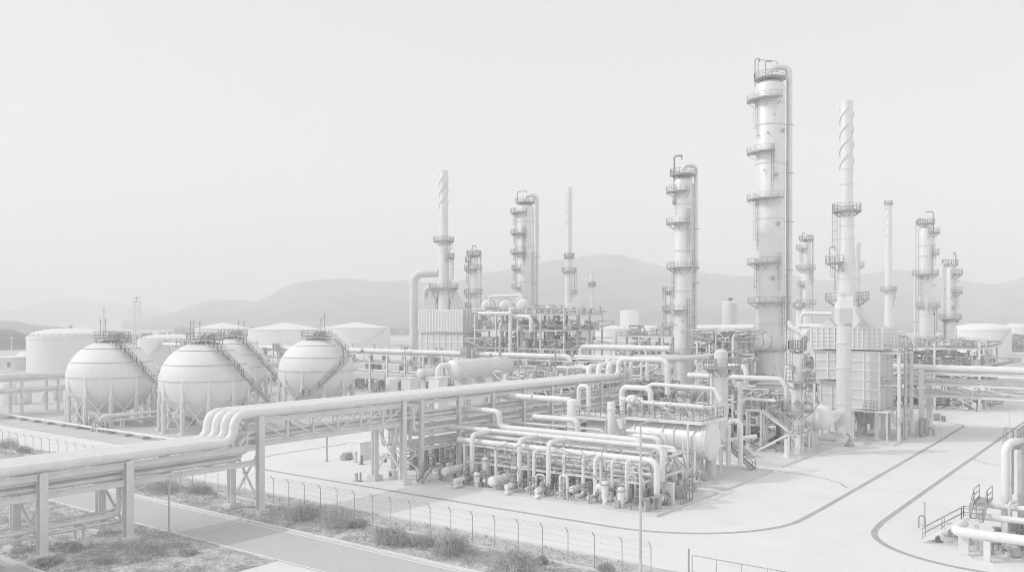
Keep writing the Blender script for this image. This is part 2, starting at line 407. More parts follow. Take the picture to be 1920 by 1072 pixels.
# far woods and hedges on the plain (one mass each)
def woods(pxa, pxb, d, h, dd, seed, n):
    rnd = random.Random(seed); b = MB()
    for i in range(n):
        px = rnd.uniform(pxa, pxb); p = DP(px, HY, d + rnd.uniform(-dd, dd)); r = h * rnd.uniform(.35, .75); hh = h * rnd.uniform(.55, 1.1)
        k = 14
        for q in range(k):   # leaf clumps through the crown
            a = rnd.uniform(0, 6.28); e = rnd.uniform(-.2, 1); c = V(p.x + math.cos(a) * r * .7 * math.sqrt(1 - e * e * .6), p.y + math.sin(a) * r * .7, hh * (.5 + .42 * e))
            s_ = r * rnd.uniform(.3, .5); vv = [c + V(rnd.uniform(-1, 1), rnd.uniform(-1, 1), rnd.uniform(-1, 1)) * s_ for _ in range(4)]
            b.add(vv, [(0, 1, 2), (0, 2, 3), (0, 3, 1), (1, 3, 2)])
    o = struct('woods', b, M['trees'], 'stuff'); return o
woods(-40, 350, 620, 7, 60, 1, 420); woods(1080, 1300, 900, 9, 50, 2, 260); woods(1770, 1960, 520, 8, 40, 3, 260); woods(560, 780, 980, 8, 60, 5, 260); woods(330, 480, 1000, 8, 60, 6, 200)
woods(1300, 1800, 1100, 8, 80, 8, 300)
# the air
b = MB(); b.bb((-6000, -6000, -1.0), (6000, 6000, 290)); hz = b.build('haze', bpy.data.materials.new('haze_air')); hz['kind'] = 'stuff'
hm = hz.data.materials[0]; hm.use_nodes = True; hn = hm.node_tree
hn.nodes.remove(hn.nodes['Principled BSDF'])
pv = hn.nodes.new('ShaderNodeVolumePrincipled'); pv.inputs['Color'].default_value = (1, 1, 1, 1); pv.inputs['Density'].default_value = HAZE
hn.links.new(pv.outputs[0], hn.nodes['Material Output'].inputs['Volume'])
# ------------------------------------------------------------------ shared builders
def flight(b, rl, pts, width=.9, rise=.25, side=None, h=1.05, w=.055):
    """stair along a polyline: stringers + treads into b, hand rails into rl"""
    P = [Vector(p) for p in pts]
    sd = []
    for i in range(len(P)):
        t = P[min(i + 1, len(P) - 1)] - P[max(i - 1, 0)]; t.z = 0
        sd.append(Vector(side) if side is not None else Vector((t.y, -t.x, 0)).normalized() if t.length > 1e-4 else V(1, 0, 0))
    for i in range(len(P) - 1):
        a, c = P[i], P[i + 1]
        for sg in (-1, 1):
            o0 = sd[i] * (width / 2 * sg); o1 = sd[i + 1] * (width / 2 * sg)
            b.beam(a + o0, c + o1, .07, .26)
            for hh in (h, h * .55): rl.beam(a + o0 + V(0, 0, hh), c + o1 + V(0, 0, hh), w)
            k = max(1, int((c - a).length / 1.6))
            for j in range(k + 1):
                q = a + o0 + (c + o1 - a - o0) * (j / k); rl.beam(q, q + V(0, 0, h), w)
        dz = abs(a.z - c.z)
        if dz > .1:
            k = max(1, int(dz / rise))
            for j in range(1, k + 1):
                f = (j - .5) / k; q = a + (c - a) * f; s_ = sd[i] + (sd[i + 1] - sd[i]) * f
                b.beam(q - s_ * width / 2, q + s_ * width / 2, .24, .05)
        else:
            q0, q1 = a, c; b.beam(q0 - V(0, 0, .02), q1 - V(0, 0, .02), width, .06)
def ladder(b, p, q, out, w=.45, cage=True, bar=.06):
    p = Vector(p); q = Vector(q); out = Vector(out).normalized(); s_ = Vector((-out.y, out.x, 0))
    for sg in (-1, 1): b.beam(p + s_ * w / 2 * sg, q + s_ * w / 2 * sg, bar)
    L_ = (q - p).length; k = int(L_ / .6)
    for i in range(1, k): c = p + (q - p) * (i / k); b.beam(c - s_ * w / 2, c + s_ * w / 2, bar * .7)
    if cage and L_ > 3.5:
        k = max(2, int((L_ - 2.2) / 1.3))
        for i in range(k + 1):
            c = p + V(0, 0, 2.2) + V(0, 0, (L_ - 2.2) * i / k)
            a = c - s_ * .38; e = c + s_ * .38; o = out * .72
            b.beam(a, a + o * .7, bar * .7); b.beam(a + o * .7, c + o, bar * .7); b.beam(c + o, e + o * .7, bar * .7); b.beam(e + o * .7, e, bar * .7)
        for off in (-s_ * .38 + out * .5, out * .72, s_ * .38 + out * .5): b.beam(p + V(0, 0, 2.2) + off, q + off, bar * .7)
def valve(b, p, ax, r, wheel=True):
    """gate valve on a pipe at p with axis ax"""
    p = Vector(p); ax = Vector(ax).normalized(); up = V(0, 0, 1) if abs(ax.z) < .8 else (RT if abs(ax.dot(RT)) < .8 else FW)
    for sg in (-1, 1): b.cyl(p + ax * (r * 1.5 * sg - r * .2), p + ax * (r * 1.5 * sg + r * .2), r * 1.75, n=12)
    b.ball(p, r * 1.5, n=10, m=6)
    b.cyl(p, p + up * r * 3.4, r * .8, r * .55, n=8); b.cyl(p + up * r * 2.0, p + up * r * 2.4, r * 1.2, n=10)
    b.cyl(p + up * r * 3.2, p + up * r * 5, r * .2, n=6)
    if wheel:
        b.lathe(p + up * r * 4.7, p + up * r * 4.95, [(0, r * 1.1), (0, r * 1.5), (r * .25, r * 1.5), (r * .25, r * 1.1), (0, r * 1.1)], 12, False)
        s_ = up.cross(ax).normalized(); b.beam(p + up * r * 4.8 - s_ * r * 1.3, p + up * r * 4.8 + s_ * r * 1.3, r * .2); b.beam(p + up * r * 4.8 - ax * r * 1.3, p + up * r * 4.8 + ax * r * 1.3, r * .2)
def pipe(label, pts, r, m='pipe', group=None, bend=None, n=None, flanges=0, seams=True, name='pipe', valves=(), cat='pipe'):
    b = MB(); d = max(30, min(depth(p) for p in pts)); n = n or (14 if r / d > .003 else 10 if r / d > .0012 else 7)
    b.tube(pts, r, n, bend)
    P = [Vector(p) for p in pts]
    if seams and r / d > .0012:          # clamp bands of the cladding
        for a, c in zip(P, P[1:]):
            L_ = (c - a).length; t = (c - a) / max(L_, 1e-6); sp = 3.2
            if L_ > sp * 1.5:
                k = int((L_ - r * 6) / sp)
                for i in range(k):
                    q = a + t * (r * 4 + sp * (i + .5)); b.lathe(q - t * .03, q + t * .03, [(0, r), (0, r * 1.035), (.06, r * 1.035), (.06, r)], n, False)
    for a, c in zip(P, P[1:]):
        for i in range(flanges):
            q = a + (c - a) * ((i + 1) / (flanges + 1)); t = (c - a).normalized(); b.cyl(q - t * .06, q + t * .06, r * 1.45, n=n)
    o = solo(name, b, M[m], label, cat, group)
    for (p, ax) in valves:
        v = MB(); valve(v, p, ax, r); part('valve', v, M['mid'], o)
    return o
def col_i(b, u, v, z0, z1, w, face='u'):   # I-section upright, flanges facing along 'face'
    t = w * .12
    if face == 'u':
        b.bb((u - w / 2, v - w / 2, z0), (u - w / 2 + t, v + w / 2, z1)); b.bb((u + w / 2 - t, v - w / 2, z0), (u + w / 2, v + w / 2, z1)); b.bb((u - w / 2 + t, v - t / 2, z0), (u + w / 2 - t, v + t / 2, z1))
    else:
        b.bb((u - w / 2, v - w / 2, z0), (u + w / 2, v - w / 2 + t, z1)); b.bb((u - w / 2, v + w / 2 - t, z0), (u + w / 2, v + w / 2, z1)); b.bb((u - t / 2, v - w / 2 + t, z0), (u + t / 2, v + w / 2 - t, z1))
def rack(name, label, ax, stations, offs, levels, tops=None, cw=.5, bh=.45, m='steel', cat='pipe rack', group=None, brace=(), truss=(), plinth=True, skip=(), z0=0.0, nocol=()):
    """ax: 'u' or 'v' = running direction; stations along it; offs = the two column lines; levels = beam axis heights"""
    P = (lambda s, o, z: V(s, o, z)) if ax == 'u' else (lambda s, o, z: V(o, s, z))
    root = thing(name, label, cat, P(stations[0], offs[0], 0), group)
    dirv = V(1, 0, 0) if ax == 'u' else V(0, 1, 0); sidev = V(0, 1, 0) if ax == 'u' else V(1, 0, 0)
    top = tops or [levels[-1] + .3] * len(stations)
    for i, s in enumerate(stations):
        if i in nocol: continue
        for o in offs:
            p = P(s, o, 0); b = MB(); col_i(b, p.x, p.y, z0 + (.5 if plinth else 0), top[i], cw, 'v' if ax == 'u' else 'u')
            c = part('column', b, M[m], root)
            if plinth:
                k = MB(); k.box((p.x, p.y, .26 + z0), (cw * 2.1, cw * 2.1, .52)); k.box((p.x, p.y, .545 + z0), (cw * 1.5, cw * 1.5, .05)); part('plinth', k, M['fire'], c)
        for z in levels:
            if z < top[i]:
                b = MB(); b.ibeam(P(s, offs[0] + cw / 2 * (1 if offs[1] > offs[0] else -1), z), P(s, offs[1] - cw / 2 * (1 if offs[1] > offs[0] else -1), z), bh * .55, bh * .9, dirv); part('crossbeam', b, M[m], root)
        if s in brace:
            b = MB(); b.beam(P(s, offs[0], .9), P(s, offs[1], levels[0] - .3), .16); b.beam(P(s + .17, offs[1], .9), P(s + .17, offs[0], levels[0] - .3), .16); part('brace', b, M[m], root)
    for i, (a, c) in enumerate(zip(stations, stations[1:])):
        if i in skip: continue
        for z in levels:
            if z > min(top[i], top[i + 1]): continue
            for o in offs:
                b = MB(); b.ibeam(P(a + cw / 2, o, z), P(c - cw / 2, o, z), bh * .6, bh, sidev); part('girder', b, M[m], root)
            if c - a > 7.5 and z in levels[:2]:
                k = int((c - a) / 4)
                for q in range(1, k): 
                    s = a + (c - a) * q / k; b = MB(); b.beam(P(s, offs[0] + bh * .35, z + .02), P(s, offs[1] - bh * .35, z + .02), bh * .5); part('crossbeam', b, M[m], root)
        if i in truss:
            zl, zh = truss[i]; k = 6
            for o in offs:
                for q in range(1, k):
                    s = a + (c - a) * q / k; b = MB(); b.beam(P(s, o, zl + bh / 2), P(s, o, zh - bh / 2), .17); part('strut', b, M['steel2'], root)
                for q in range(k):
                    s0 = a + (c - a) * q / k; s1 = a + (c - a) * (q + 1) / k; f0, f1 = (zh, zl) if q < k / 2 else (zl, zh)
                    e0 = bh / 2 if f0 == zl else -bh / 2; e1 = bh / 2 if f1 == zl else -bh / 2
                    b = MB(); b.beam(P(s0 + .15, o + .02, f0 + e0), P(s1 - .15, o + .02, f1 + e1), .13); part('strut', b, M['steel2'], root)
    return root

# ------------------------------------------------------------------ the four spheres
def sphere_tank(px, d, label, path, mast, R_=7.4, rz=6.35, zc=8.0):
    c = DP(px, HY, d); c.z = zc
    root = thing('spherical_gas_tank', label, 'gas tank', (c.x, c.y, 0), 'spherical gas tanks in the compound')
    b = MB(); b.ball(c, R_, rz, 56, 30); sh = part('shell', b, M['tank'], root)
    b = MB()
    for z in (zc + 4.95, zc + 2.7, zc + .15):
        rr = R_ * math.sqrt(1 - ((z - zc) / rz) ** 2) + .07; b.band((c.x, c.y, z), rr - .04, rr + .03, .06, n=56)
    part('spray_ring', b, M['mid'], root)
    b = MB(); z = zc - 2.9; rr = R_ * math.sqrt(1 - ((z - zc) / rz) ** 2) + .03; b.band((c.x, c.y, z), rr - .05, rr + .03, .06, n=56); part('weld_seam', b, M['steel'], sh)
    n = 11; lg = [c + V(math.cos(6.2832 * i / n + .2) * R_ * .985, math.sin(6.2832 * i / n + .2) * R_ * .985, 0) for i in range(n)]
    for p in lg:
        b = MB(); b.cyl((p.x, p.y, 5.1), (p.x, p.y, zc + .3), .23, n=10); o = part('leg', b, M['white'], root)
        b = MB(); b.cyl((p.x, p.y, .25), (p.x, p.y, 5.1), .36, n=12); b.box((p.x, p.y, .13), (1.15, 1.15, .26)); part('sleeve', b, M['fire'], o)
    for i in range(n):
        p, q = lg[i], lg[(i + 1) % n]; b = MB(); t = (q - p).normalized() * .36
        b.beam((p.x + t.x, p.y + t.y, .7), (q.x - t.x, q.y - t.y, 4.8), .12); b.beam((p.x + t.x, p.y + t.y, 4.8), (q.x - t.x, q.y - t.y, .7), .11); part('brace', b, M['steel2'], root)
    zt = zc + rz + .25; b = MB(); b.band((c.x, c.y, zt), .4, 3.0, .14, n=20)
    for a in range(0, 360, 45): b.beam((c.x + 2.7 * math.cos(R(a)), c.y + 2.7 * math.sin(R(a)), zt - 1.1), (c.x + 2.7 * math.cos(R(a)), c.y + 2.7 * math.sin(R(a)), zt), .12)
    pl = part('platform', b, M['mid'], root)
    b = MB(); b.rail([(c.x + 2.95 * math.cos(R(a)), c.y + 2.95 * math.sin(R(a)), zt + .07) for a in range(0, 360, 18)], 1.1, .055, 1.2, True); part('railing', b, M['rail'], pl)
    b = MB()
    for k, (dx, hh) in enumerate(mast):
        q = c + RT * dx; b.cyl((q.x, q.y, zt), (q.x, q.y, zt + hh), .055, n=8); b.cyl((q.x, q.y, zt + hh * .78), (q.x, q.y, zt + hh), .1 if hh < 4 else .055, n=8)
    part('relief_valve', b, M['mid'], root)
    b = MB(); 
    for dx, dy in ((.5, 0), (1.1, .3), (-.3, -.6)):
        q = c + RT * dx + FW * dy; b.tube([(q.x, q.y, zt), (q.x, q.y, zt + .9), tuple(q + RT * .8 + V(0, 0, zt - zc + .9))], .13, 8); valve(b, q + V(0, 0, zt - zc + .45), (0, 0, 1), .16)
    part('nozzle', b, M['mid'], root)
    b = MB(); rl = MB(); P = []
    for (xo, yo, z) in path: q = c + RT * xo + FW * yo; P.append((q.x, q.y, z))
    flight(b, rl, P, 1.0, .28, w=.055); st = part('stair', b, M['mid'], root); part('railing', rl, M['rail'], st)
    # bottom outlet pipe
    b = MB(); b.tube([(c.x, c.y, zc - rz + .05), (c.x, c.y, .9), tuple(V(c.x, c.y, .9) - V(0, 9.5, 0))], .28, 10); valve(b, V(c.x, c.y - 4, .9), (0, 1, 0), .32); part('outlet_pipe', b, M['pipe2'], root)
    return root
def sweep(R_=7.4, rz=6.35, zc=8.0):   # stair that hugs the front of the shell and then runs straight down to the right
    P = []
    for k in range(9):
        el = 66 - k * 7.2; az = -62 + k * 4.4
        rr = (R_ + .75) * math.cos(R(el)); P.append((rr * math.cos(R(az)), rr * math.sin(R(az)), zc + (rz + .35) * math.sin(R(el))))
    x, y, z = P[-1]; P += [(x + 4.2, y - .3, z - 4.3), (x + 4.2 + z - 4.5, y - .5, .3)]
    return P
curl = [(1.2, -2.6, 14.55), (4.2, -3.2, 14.1), (6.0, -3.6, 12.2), (6.6, -4.2, 10.6), (5.9, -5.6, 9.2), (4.6, -6.9, 7.7), (2.2, -8.1, 5.3), (.6, -8.5, 3.9), (-.6, -8.6, 3.9), (-3.6, -8.7, .4)]
sphere_tank(210, 152, 'white sphere tank farthest from the furnace, a domed tank close behind it', sweep(), [(-2.0, 3.4), (-1.4, 5.5), (-1.1, 3.4)], 7.3)
sphere_tank(385, 143, 'front white sphere tank, its long stair reaching the pipe bridge bend', sweep(), [(-2.4, 3.2), (-1.9, 3.2), (-.9, 3.0)], 7.15)
sphere_tank(437, 183, 'white sphere tank half hidden behind the front sphere and its stair', sweep(), [(1.2, 3.2), (2.3, 3.0)], 7.1)
sphere_tank(594, 170, 'white sphere tank whose dark stair curls back across its own front', curl, [(.8, 3.6), (1.5, 4.6)], 7.25)

# ------------------------------------------------------------------ storage tanks
def store_tank(px, hw, d, zr, roof, label, group='white storage tanks around the plant', rise=None, stair=None, rail=False, n=40, m='tank', panel=False):
    c = DP(px, HY, d); r = rad(hw, d); root = thing('storage_tank', label, 'storage tank', (c.x, c.y, 0), group)
    b = MB(); b.lathe((c.x, c.y, 0), (c.x, c.y, zr), [(0, r), (zr - .7, r), (zr - .7, r * 1.012), (zr - .35, r * 1.012), (zr - .35, r), (zr, r)], n, True); part('shell', b, M[m], root)
    rise = rise or r * .18; b = MB()
    if roof == 'cone': b.lathe((c.x, c.y, zr), (c.x, c.y, zr + rise), [(0, r * 1.01), (rise, .3)], n, False)
    else: b.lathe((c.x, c.y, zr), (c.x, c.y, zr + rise), [(rise * math.sin(math.pi / 2 * i / 8), r * math.cos(math.pi / 2 * i / 8) if i else r * 1.01) for i in range(9)], n, False)
    rf = part('roof', b, M['white'], root)
    b = MB(); b.cyl((c.x, c.y, zr + rise - .1), (c.x, c.y, zr + rise + .6), .5, n=10); b.cyl((c.x, c.y, zr + rise + .6), (c.x, c.y, zr + rise + .8), .8, n=10); part('vent', b, M['mid'], rf)
    if rail:
        b = MB(); b.rail([(c.x + r * math.cos(R(a)), c.y + r * math.sin(R(a)), zr) for a in range(0, 360, 10)], 1.15, .09, 2.5, True); part('railing', b, M['rail'], root)
    if stair:   # spiral stair round the shell, angles seen from the camera
        a0, a1 = stair; b = MB(); rl = MB(); P = []
        for k in range(13):
            q = c + cdir(a0 + (a1 - a0) * k / 12) * (r + .6); P.append((q.x, q.y, .2 + (zr - .2) * k / 12))
        flight(b, rl, P, .7, 1.2, h=.9, w=.05); st = part('stair', b, M['steel2'], root); part('railing', rl, M['pipe3'], st)
    return root
store_tank(132, 73, 289, zat(631, 289), 'dome', 'large white tank with a shallow dome roof behind the farthest sphere', rise=zat(615, 289) - zat(631, 289), rail=True, n=64)
store_tank(318, 56, 330, zat(637, 330), 'dome', 'low domed white tank peeping out between the two foremost spheres', rise=2.2, rail=True, stair=(-130, -70), n=48)
store_tank(535, 68, 640, zat(617, 640), 'cone', 'wide cone roofed tank directly behind the sphere with the curled stair', rise=zat(604, 640) - zat(617, 640), n=56)
store_tank(668, 63, 600, zat(614, 600), 'cone', 'wide cone roofed tank with a diagonal stair, beside the furnace duct', rise=zat(603.5, 600) - zat(614, 600), stair=(-75, -20), n=56)
store_tank(418, 50, 680, zat(615, 680), 'cone', 'wide cone roofed tank showing only its roof above the front sphere', rise=zat(604, 680) - zat(615, 680), n=48)
store_tank(1840, 49.5, 430, zat(617, 430), 'dome', 'big white tank with diagonal stair lines beyond the slim far column', rise=3.0, stair=(-115, -52), n=56)
store_tank(1800, 30, 470, zat(622, 470), 'dome', 'white tank touching the big stair lined tank, partly behind it', rise=2.0)
store_tank(1905, 20, 900, zat(613, 900), 'dome', 'small pale tank with a bulging dome at the picture edge', rise=4)
store_tank(1180, 17, 1150, zat(583, 1150), 'dome', 'tall pale hazy tank standing far off below the mountain', rise=1.5)
store_tank(1150, 34, 620, zat(616, 620), 'cone', 'low pale cone roofed tank in front of the tall hazy tank', rise=2.6)
store_tank(1219, 17, 520, zat(614, 520), 'dome', 'small pale drum tank close beside the twin platform column', rise=1.3)
t = store_tank(1369, 14.5, 210, zat(567, 210), 'dome', 'upright flat topped tank rising above pipes beside the tallest tower', rise=.3, m='shell')
# ------------------------------------------------------------------ main pipe bridge (low part over the road, tall part into the plant)
VA, VB = 66.9, 71.3
rack('pipe_rack', 'low end of the grey pipe bridge on concrete plinths, crossing the asphalt road', 'u', [10.5, 17.3, 24, 30.6, 37.3, 49.75], (VA, VB), [4.9, 6.3], [6.62] * 6, .62, .5, brace=(24, 30.6, 37.3), nocol=(5,), cat='pipe rack')
rack('pipe_rack', 'tall grey truss span of the pipe bridge between road verge and concrete yard', 'u', [50, 68.7], (VA, VB), [6.6, 8.65], [9.1, 9.1], .6, .5, brace=(50, 68.7), truss={0: (6.6, 8.65)}, cat='pipe rack')
rack('pipe_rack', 'many tiered grey pipe rack behind the low pipe manifold', 'u', [71.6, 78, 84.4, 90.8, 97.2, 103.6, 110, 116.4], (VA, VB), [3.5, 5.1, 6.7, 8.65], [9.0] * 8, .45, .36, brace=(71.6, 84.4, 97.2), plinth=False, cat='pipe rack')
for k, (v, ue) in enumerate(((67.25, 115.6), (68.4, 114.6), (69.55, 113.6), (70.7, 112.6))):
    w_ = ['outermost of the four big white bridge pipes, stepping up beside the road', 'second big white bridge pipe in from the camera side', 'third big white bridge pipe in from the camera side', 'innermost of the four big white bridge pipes, nearest the spheres'][k]
    zt = 12.0 - k * .2
    end = [(ue, v, 9.36), (ue, v, zt), (ue, 59, zt), (ue, 59, 7)] if k == 0 else [(ue, v, 9.36), (ue, v, zt - .6), (149, v, zt - .6)]
    pipe(w_, [(8, v, 7.0), (47.4 - k * .12, v, 7.0), (47.4 - k * .12, v, 9.36)] + end, .42, 'pipe', 'big white pipes on the bridge', 1.15, 18, cat='pipeline')
inner = [(67.4, .21, 'pipe2'), (68.05, .14, 'pipe'), (68.8, .25, 'pipe2'), (69.5, .13, 'pipe'), (70.15, .22, 'pipe'), (70.8, .15, 'pipe2')]
for lab, v, z, r in (('slim white pipe slung above the grey one inside the bridge frame', 67.35, 5.86, .12), ('thin pipe slung second from the camera inside the bridge frame', 67.85, 5.8, .09)):
    pipe(lab, [(8, v, z), (48.9, v, z), (48.9, v, z + 1.75), (117, v, z + 1.75)], r, 'pipe', 'pipes inside the bridge frame', .4, 10, cat='pipeline')
for k, u in enumerate((13, 20, 27, 33.5, 41, 45.5, 54, 59, 64, 75, 81, 88, 94)):
    z = 5.62 if u < 48 else 7.37
    b = MB(); b.beam((u, 67.2, z + .1), (u, 68.1, z + .1), .08); b.beam((u, 68.12, z - .7 if u < 48 else z - .7), (u, 68.12, z + .14), .08); solo('pipe_bracket', b, M['steel2'], 'small bracket under the slung pipes inside the bridge frame', 'pipe support', 'brackets inside the bridge frame')
for k, (v, r, m) in enumerate(inner):
    lab = ['thick grey pipe running inside the bridge frame, nearest its camera side', 'slim white pipe inside the bridge frame beside the thick grey one', 'thick grey pipe in the middle of the bridge frame', 'thinnest white pipe inside the bridge frame', 'medium white pipe inside the bridge frame toward the spheres', 'slim grey pipe inside the bridge frame at its sphere side'][k]
    pipe(lab, [(8, v, 5.15 + r), (48.2 + .35 * k, v, 5.15 + r), (48.2 + .35 * k, v, 6.88 + r), (117, v, 6.88 + r)], r, m, 'pipes inside the bridge frame', .55, 12, cat='pipeline')
v2 = [(67.5, .2, 4.95, .25), (68.3, .14, 5.0, .2)]
for k, (v, r) in enumerate(((67.9, .17), (67.45, .12), (68.5, .15), (69.1, .1))):
    pipe(['thicker low pipe passing behind the plinth columns of the low bridge', 'slim low pipe lying beside the thicker low pipe', 'low pipe third from the camera under the low bridge', 'thinnest low pipe under the low bridge'][k], [(8, v, (2.05, 1.72, 2.05, 2.3)[k] + r), (37.0 + .22 * k, v, (2.05, 1.72, 2.05, 2.3)[k] + r), (37.0 + .22 * k, v, 5.0)], r, 'pipe2' if k % 2 else 'pipe', 'low pipes under the bridge', .45, 10, cat='pipeline')
for k, u in enumerate((12, 20.5, 27.5, 34)):
    b = MB(); b.box((u, 68.2, .35), (.5, 2.2, .7)); b.box((u, 68.2, 1.95), (.16, 2.0, .16)); b.box((u, 67.5, 1.3), (.16, .16, 1.2)); b.box((u, 68.9, 1.3), (.16, .16, 1.2))
    solo('pipe_support', b, M['fire'], 'short concrete and steel support under the low pipes', 'pipe support', 'supports of the low pipes')
# pipes on the lower tiers of the tall rack, dropping from the top tray at its first column
rnd = random.Random(11)
for z, rs in ((3.72, (.2, .14, .24, .12, .16)), (5.32, (.25, .16, .3, .14, .2)), (8.85, (.16,))):
    for k, r in enumerate(rs):
        v = 67.4 + .8 * k; m = ('pipe', 'pipe2', 'pipe', 'pipe3', 'pipe')[(k + int(z)) % 5]
        u0 = 70.3 - .28 * k if z < 5 else 70.8 - .2 * k
        pts = [(u0, v, 8.3), (u0, v, z + r), (117 + rnd.uniform(-1, 6), v, z + r)] if z < 8 else [(72, v, z + r), (118, v, z + r)]
        pipe('process pipe on a lower tier of the many tiered rack behind the manifold', pts, r, m, 'tier pipes of the many tiered rack', .4, 9, flanges=1 if k % 2 else 0, cat='pipeline')
# ------------------------------------------------------------------ cross rack along the far side
st = [-28, -8, 12, 32] + [38.2 + 6.2 * i for i in range(31)]
rack('pipe_rack', 'long grey cross rack of three tiers running behind the spheres', 'v', [98] + [104 + 6.0 * i for i in range(24)], (150.5, 156), [4.9, 7.2, 9.3], None, .42, .34, 'steel2', plinth=False)
rack('pipe_rack', 'three tier rack stretch left of the slim gooseneck tower', 'v', [80, 86, 92, 98], (150.5, 156), [4.9, 7.2, 9.3], None, .42, .34, 'steel2', plinth=False)
rack('pipe_rack', 'short three tier rack bay between the two tall towers', 'v', [63.6, 70.4], (150.5, 156), [4.9, 7.2, 9.3], None, .42, .34, 'steel2', plinth=False)
rack('pipe_rack', 'three tier rack bay between the tallest tower and the big furnace', 'v', [44, 49, 54], (150.5, 156), [4.9, 7.2, 9.3], None, .42, .34, 'steel2', plinth=False)
rack('pipe_rack', 'trussed rack bridge over the yard road beyond the big furnace', 'v', [-40, -12, 32, 38], (150.5, 156), [5.9, 7.7, 9.4], [10] * 4, .75, .45, 'steel2', truss={1: (5.9, 7.7)}, plinth=True)
pipe('thick white pipe lying on top of the cross rack behind the spheres', [(150.9, 250, 10.25), (150.9, 99, 10.25), (150.9, 99, 7.5)], .52, 'pipe', n=14, bend=1.4, cat='pipeline')
pipe('thick white pipe on top of the rack bridge over the yard road', [(150.9, 47, 10.3), (150.9, -40, 10.3)], .5, 'pipe', n=14, cat='pipeline')
rnd = random.Random(5)
for z in (5.1, 7.4, 9.5):
    for k in range(4):
        r = rnd.choice((.14, .2, .26, .18)); u = 151.1 + 1.25 * k
        pipe('process pipe lying on a tier of the cross rack', [(u, 250 - rnd.uniform(0, 20), z + r), (u, 84 + rnd.uniform(-5, 14), z + r)], r, rnd.choice(('pipe', 'pipe2', 'pipe', 'pipe3')), 'tier pipes of the cross rack', n=7, cat='pipeline')
for z in (6.15, 7.95, 9.65):
    for k in range(4):
        r = rnd.choice((.16, .24, .3)); u = 151.4 + 1.15 * k
        pipe('process pipe on a tier of the rack bridge over the yard road', [(u, 46, z + r), (u, -40, z + r)], r, ('pipe2', 'pipe', 'pipe3', 'pipe')[k], 'tier pipes of the road rack bridge', n=9, cat='pipeline')
# ------------------------------------------------------------------ rack at the far side of the spheres
rack('pipe_rack', 'two tier rack on slim posts beyond the sphere farthest from the furnace', 'u', [55.2 + 6.75 * i for i in range(13)], (173, 178), [4.2, 6.4], None, .45, .4, 'steel2', plinth=False)
for k in range(6):
    r = (.38, .2, .26, .16, .3, .2)[k]; v = 173.4 + .8 * k
    pipe(['thick white pipe on top of the two tier rack, camera side', 'slim pipe on the two tier rack beside the thick white one', 'medium pipe along the middle of the two tier rack', 'thinnest pipe on top of the two tier rack', 'fairly thick pipe on the far half of the two tier rack', 'slim pipe on the outer far edge of the two tier rack'][k], [(50, v, 6.6 + r + (.5 if k == 0 else 0)), (136, v, 6.6 + r + (.5 if k == 0 else 0))], r, 'pipe' if k % 2 == 0 else 'pipe2', 'pipes on the two tier rack', n=9, cat='pipeline')
    pipe('process pipe on the lower tier of the two tier rack', [(50, v, 4.4 + r * .8), (136, v, 4.4 + r * .8)], r * .8, 'pipe2' if k % 2 else 'pipe', 'lower pipes on the two tier rack', n=8, cat='pipeline')
# low lines on sleepers round the compound
pipe('white pipe on low sleepers along the front edge of the sphere compound', [(71.2, 172, .62), (71.2, 106, .62)], .2, 'pipe', n=9, cat='pipeline')
pipe('slim pipe beside the sleeper pipe along the sphere compound', [(71.75, 172, .55), (71.75, 112, .55)], .11, 'pipe3', n=7, cat='pipeline')
for i in range(13):
    b = MB(); b.box((71.4, 108 + 5 * i, .2), (1.3, .35, .4)); solo('pipe_sleeper', b, M['mid'], 'small concrete sleeper under the pipe along the sphere compound', 'pipe support', 'sleepers of the compound pipe')
pipe('white pipe on trestles leading from the valve cluster to the front sphere', [(72.5, 138.5, .9), (72.5, 138.5, 2.2), (96, 138.5, 2.2)], .3, 'pipe', n=10, cat='pipeline')
pipe('slim pipe under the trestle pipe near the valve cluster', [(73.2, 138, .6), (73.2, 138, 1.5), (96, 138, 1.5)], .14, 'pipe', n=8, cat='pipeline')
for i in range(4):
    b = MB(); u = 76 + 6 * i; b.beam((u, 138.7, 0), (u, 138.7, 1.9), .2); b.beam((u, 137.8, 0), (u, 137.8, 1.35), .2); b.beam((u, 137.5, 1.3), (u, 139.1, 1.3), .14); solo('trestle', b, M['steel'], 'short steel trestle under the pipe to the front sphere', 'pipe support', 'trestles by the front sphere')
rnd = random.Random(9)
for i in range(9):
    u, v = 71.2 + rnd.uniform(0, 3.5), 133 + rnd.uniform(0, 14); b = MB(); r = rnd.uniform(.16, .3)
    b.tube([(u, v, 0), (u, v, rnd.uniform(.8, 1.6)), (u, v - 1.4, rnd.uniform(.8, 1.2))], r * .7, 8); valve(b, (u, v - 1.2, 1.0), (0, 1, 0), r); b.box((u, v - 1.2, .35), (.5, .5, .7))
    solo('valve_assembly', b, M['mid'] if i % 2 else M['pipe3'], 'flanged valve with hand wheel in the cluster before the farthest sphere', 'valve', 'valves before the spheres')
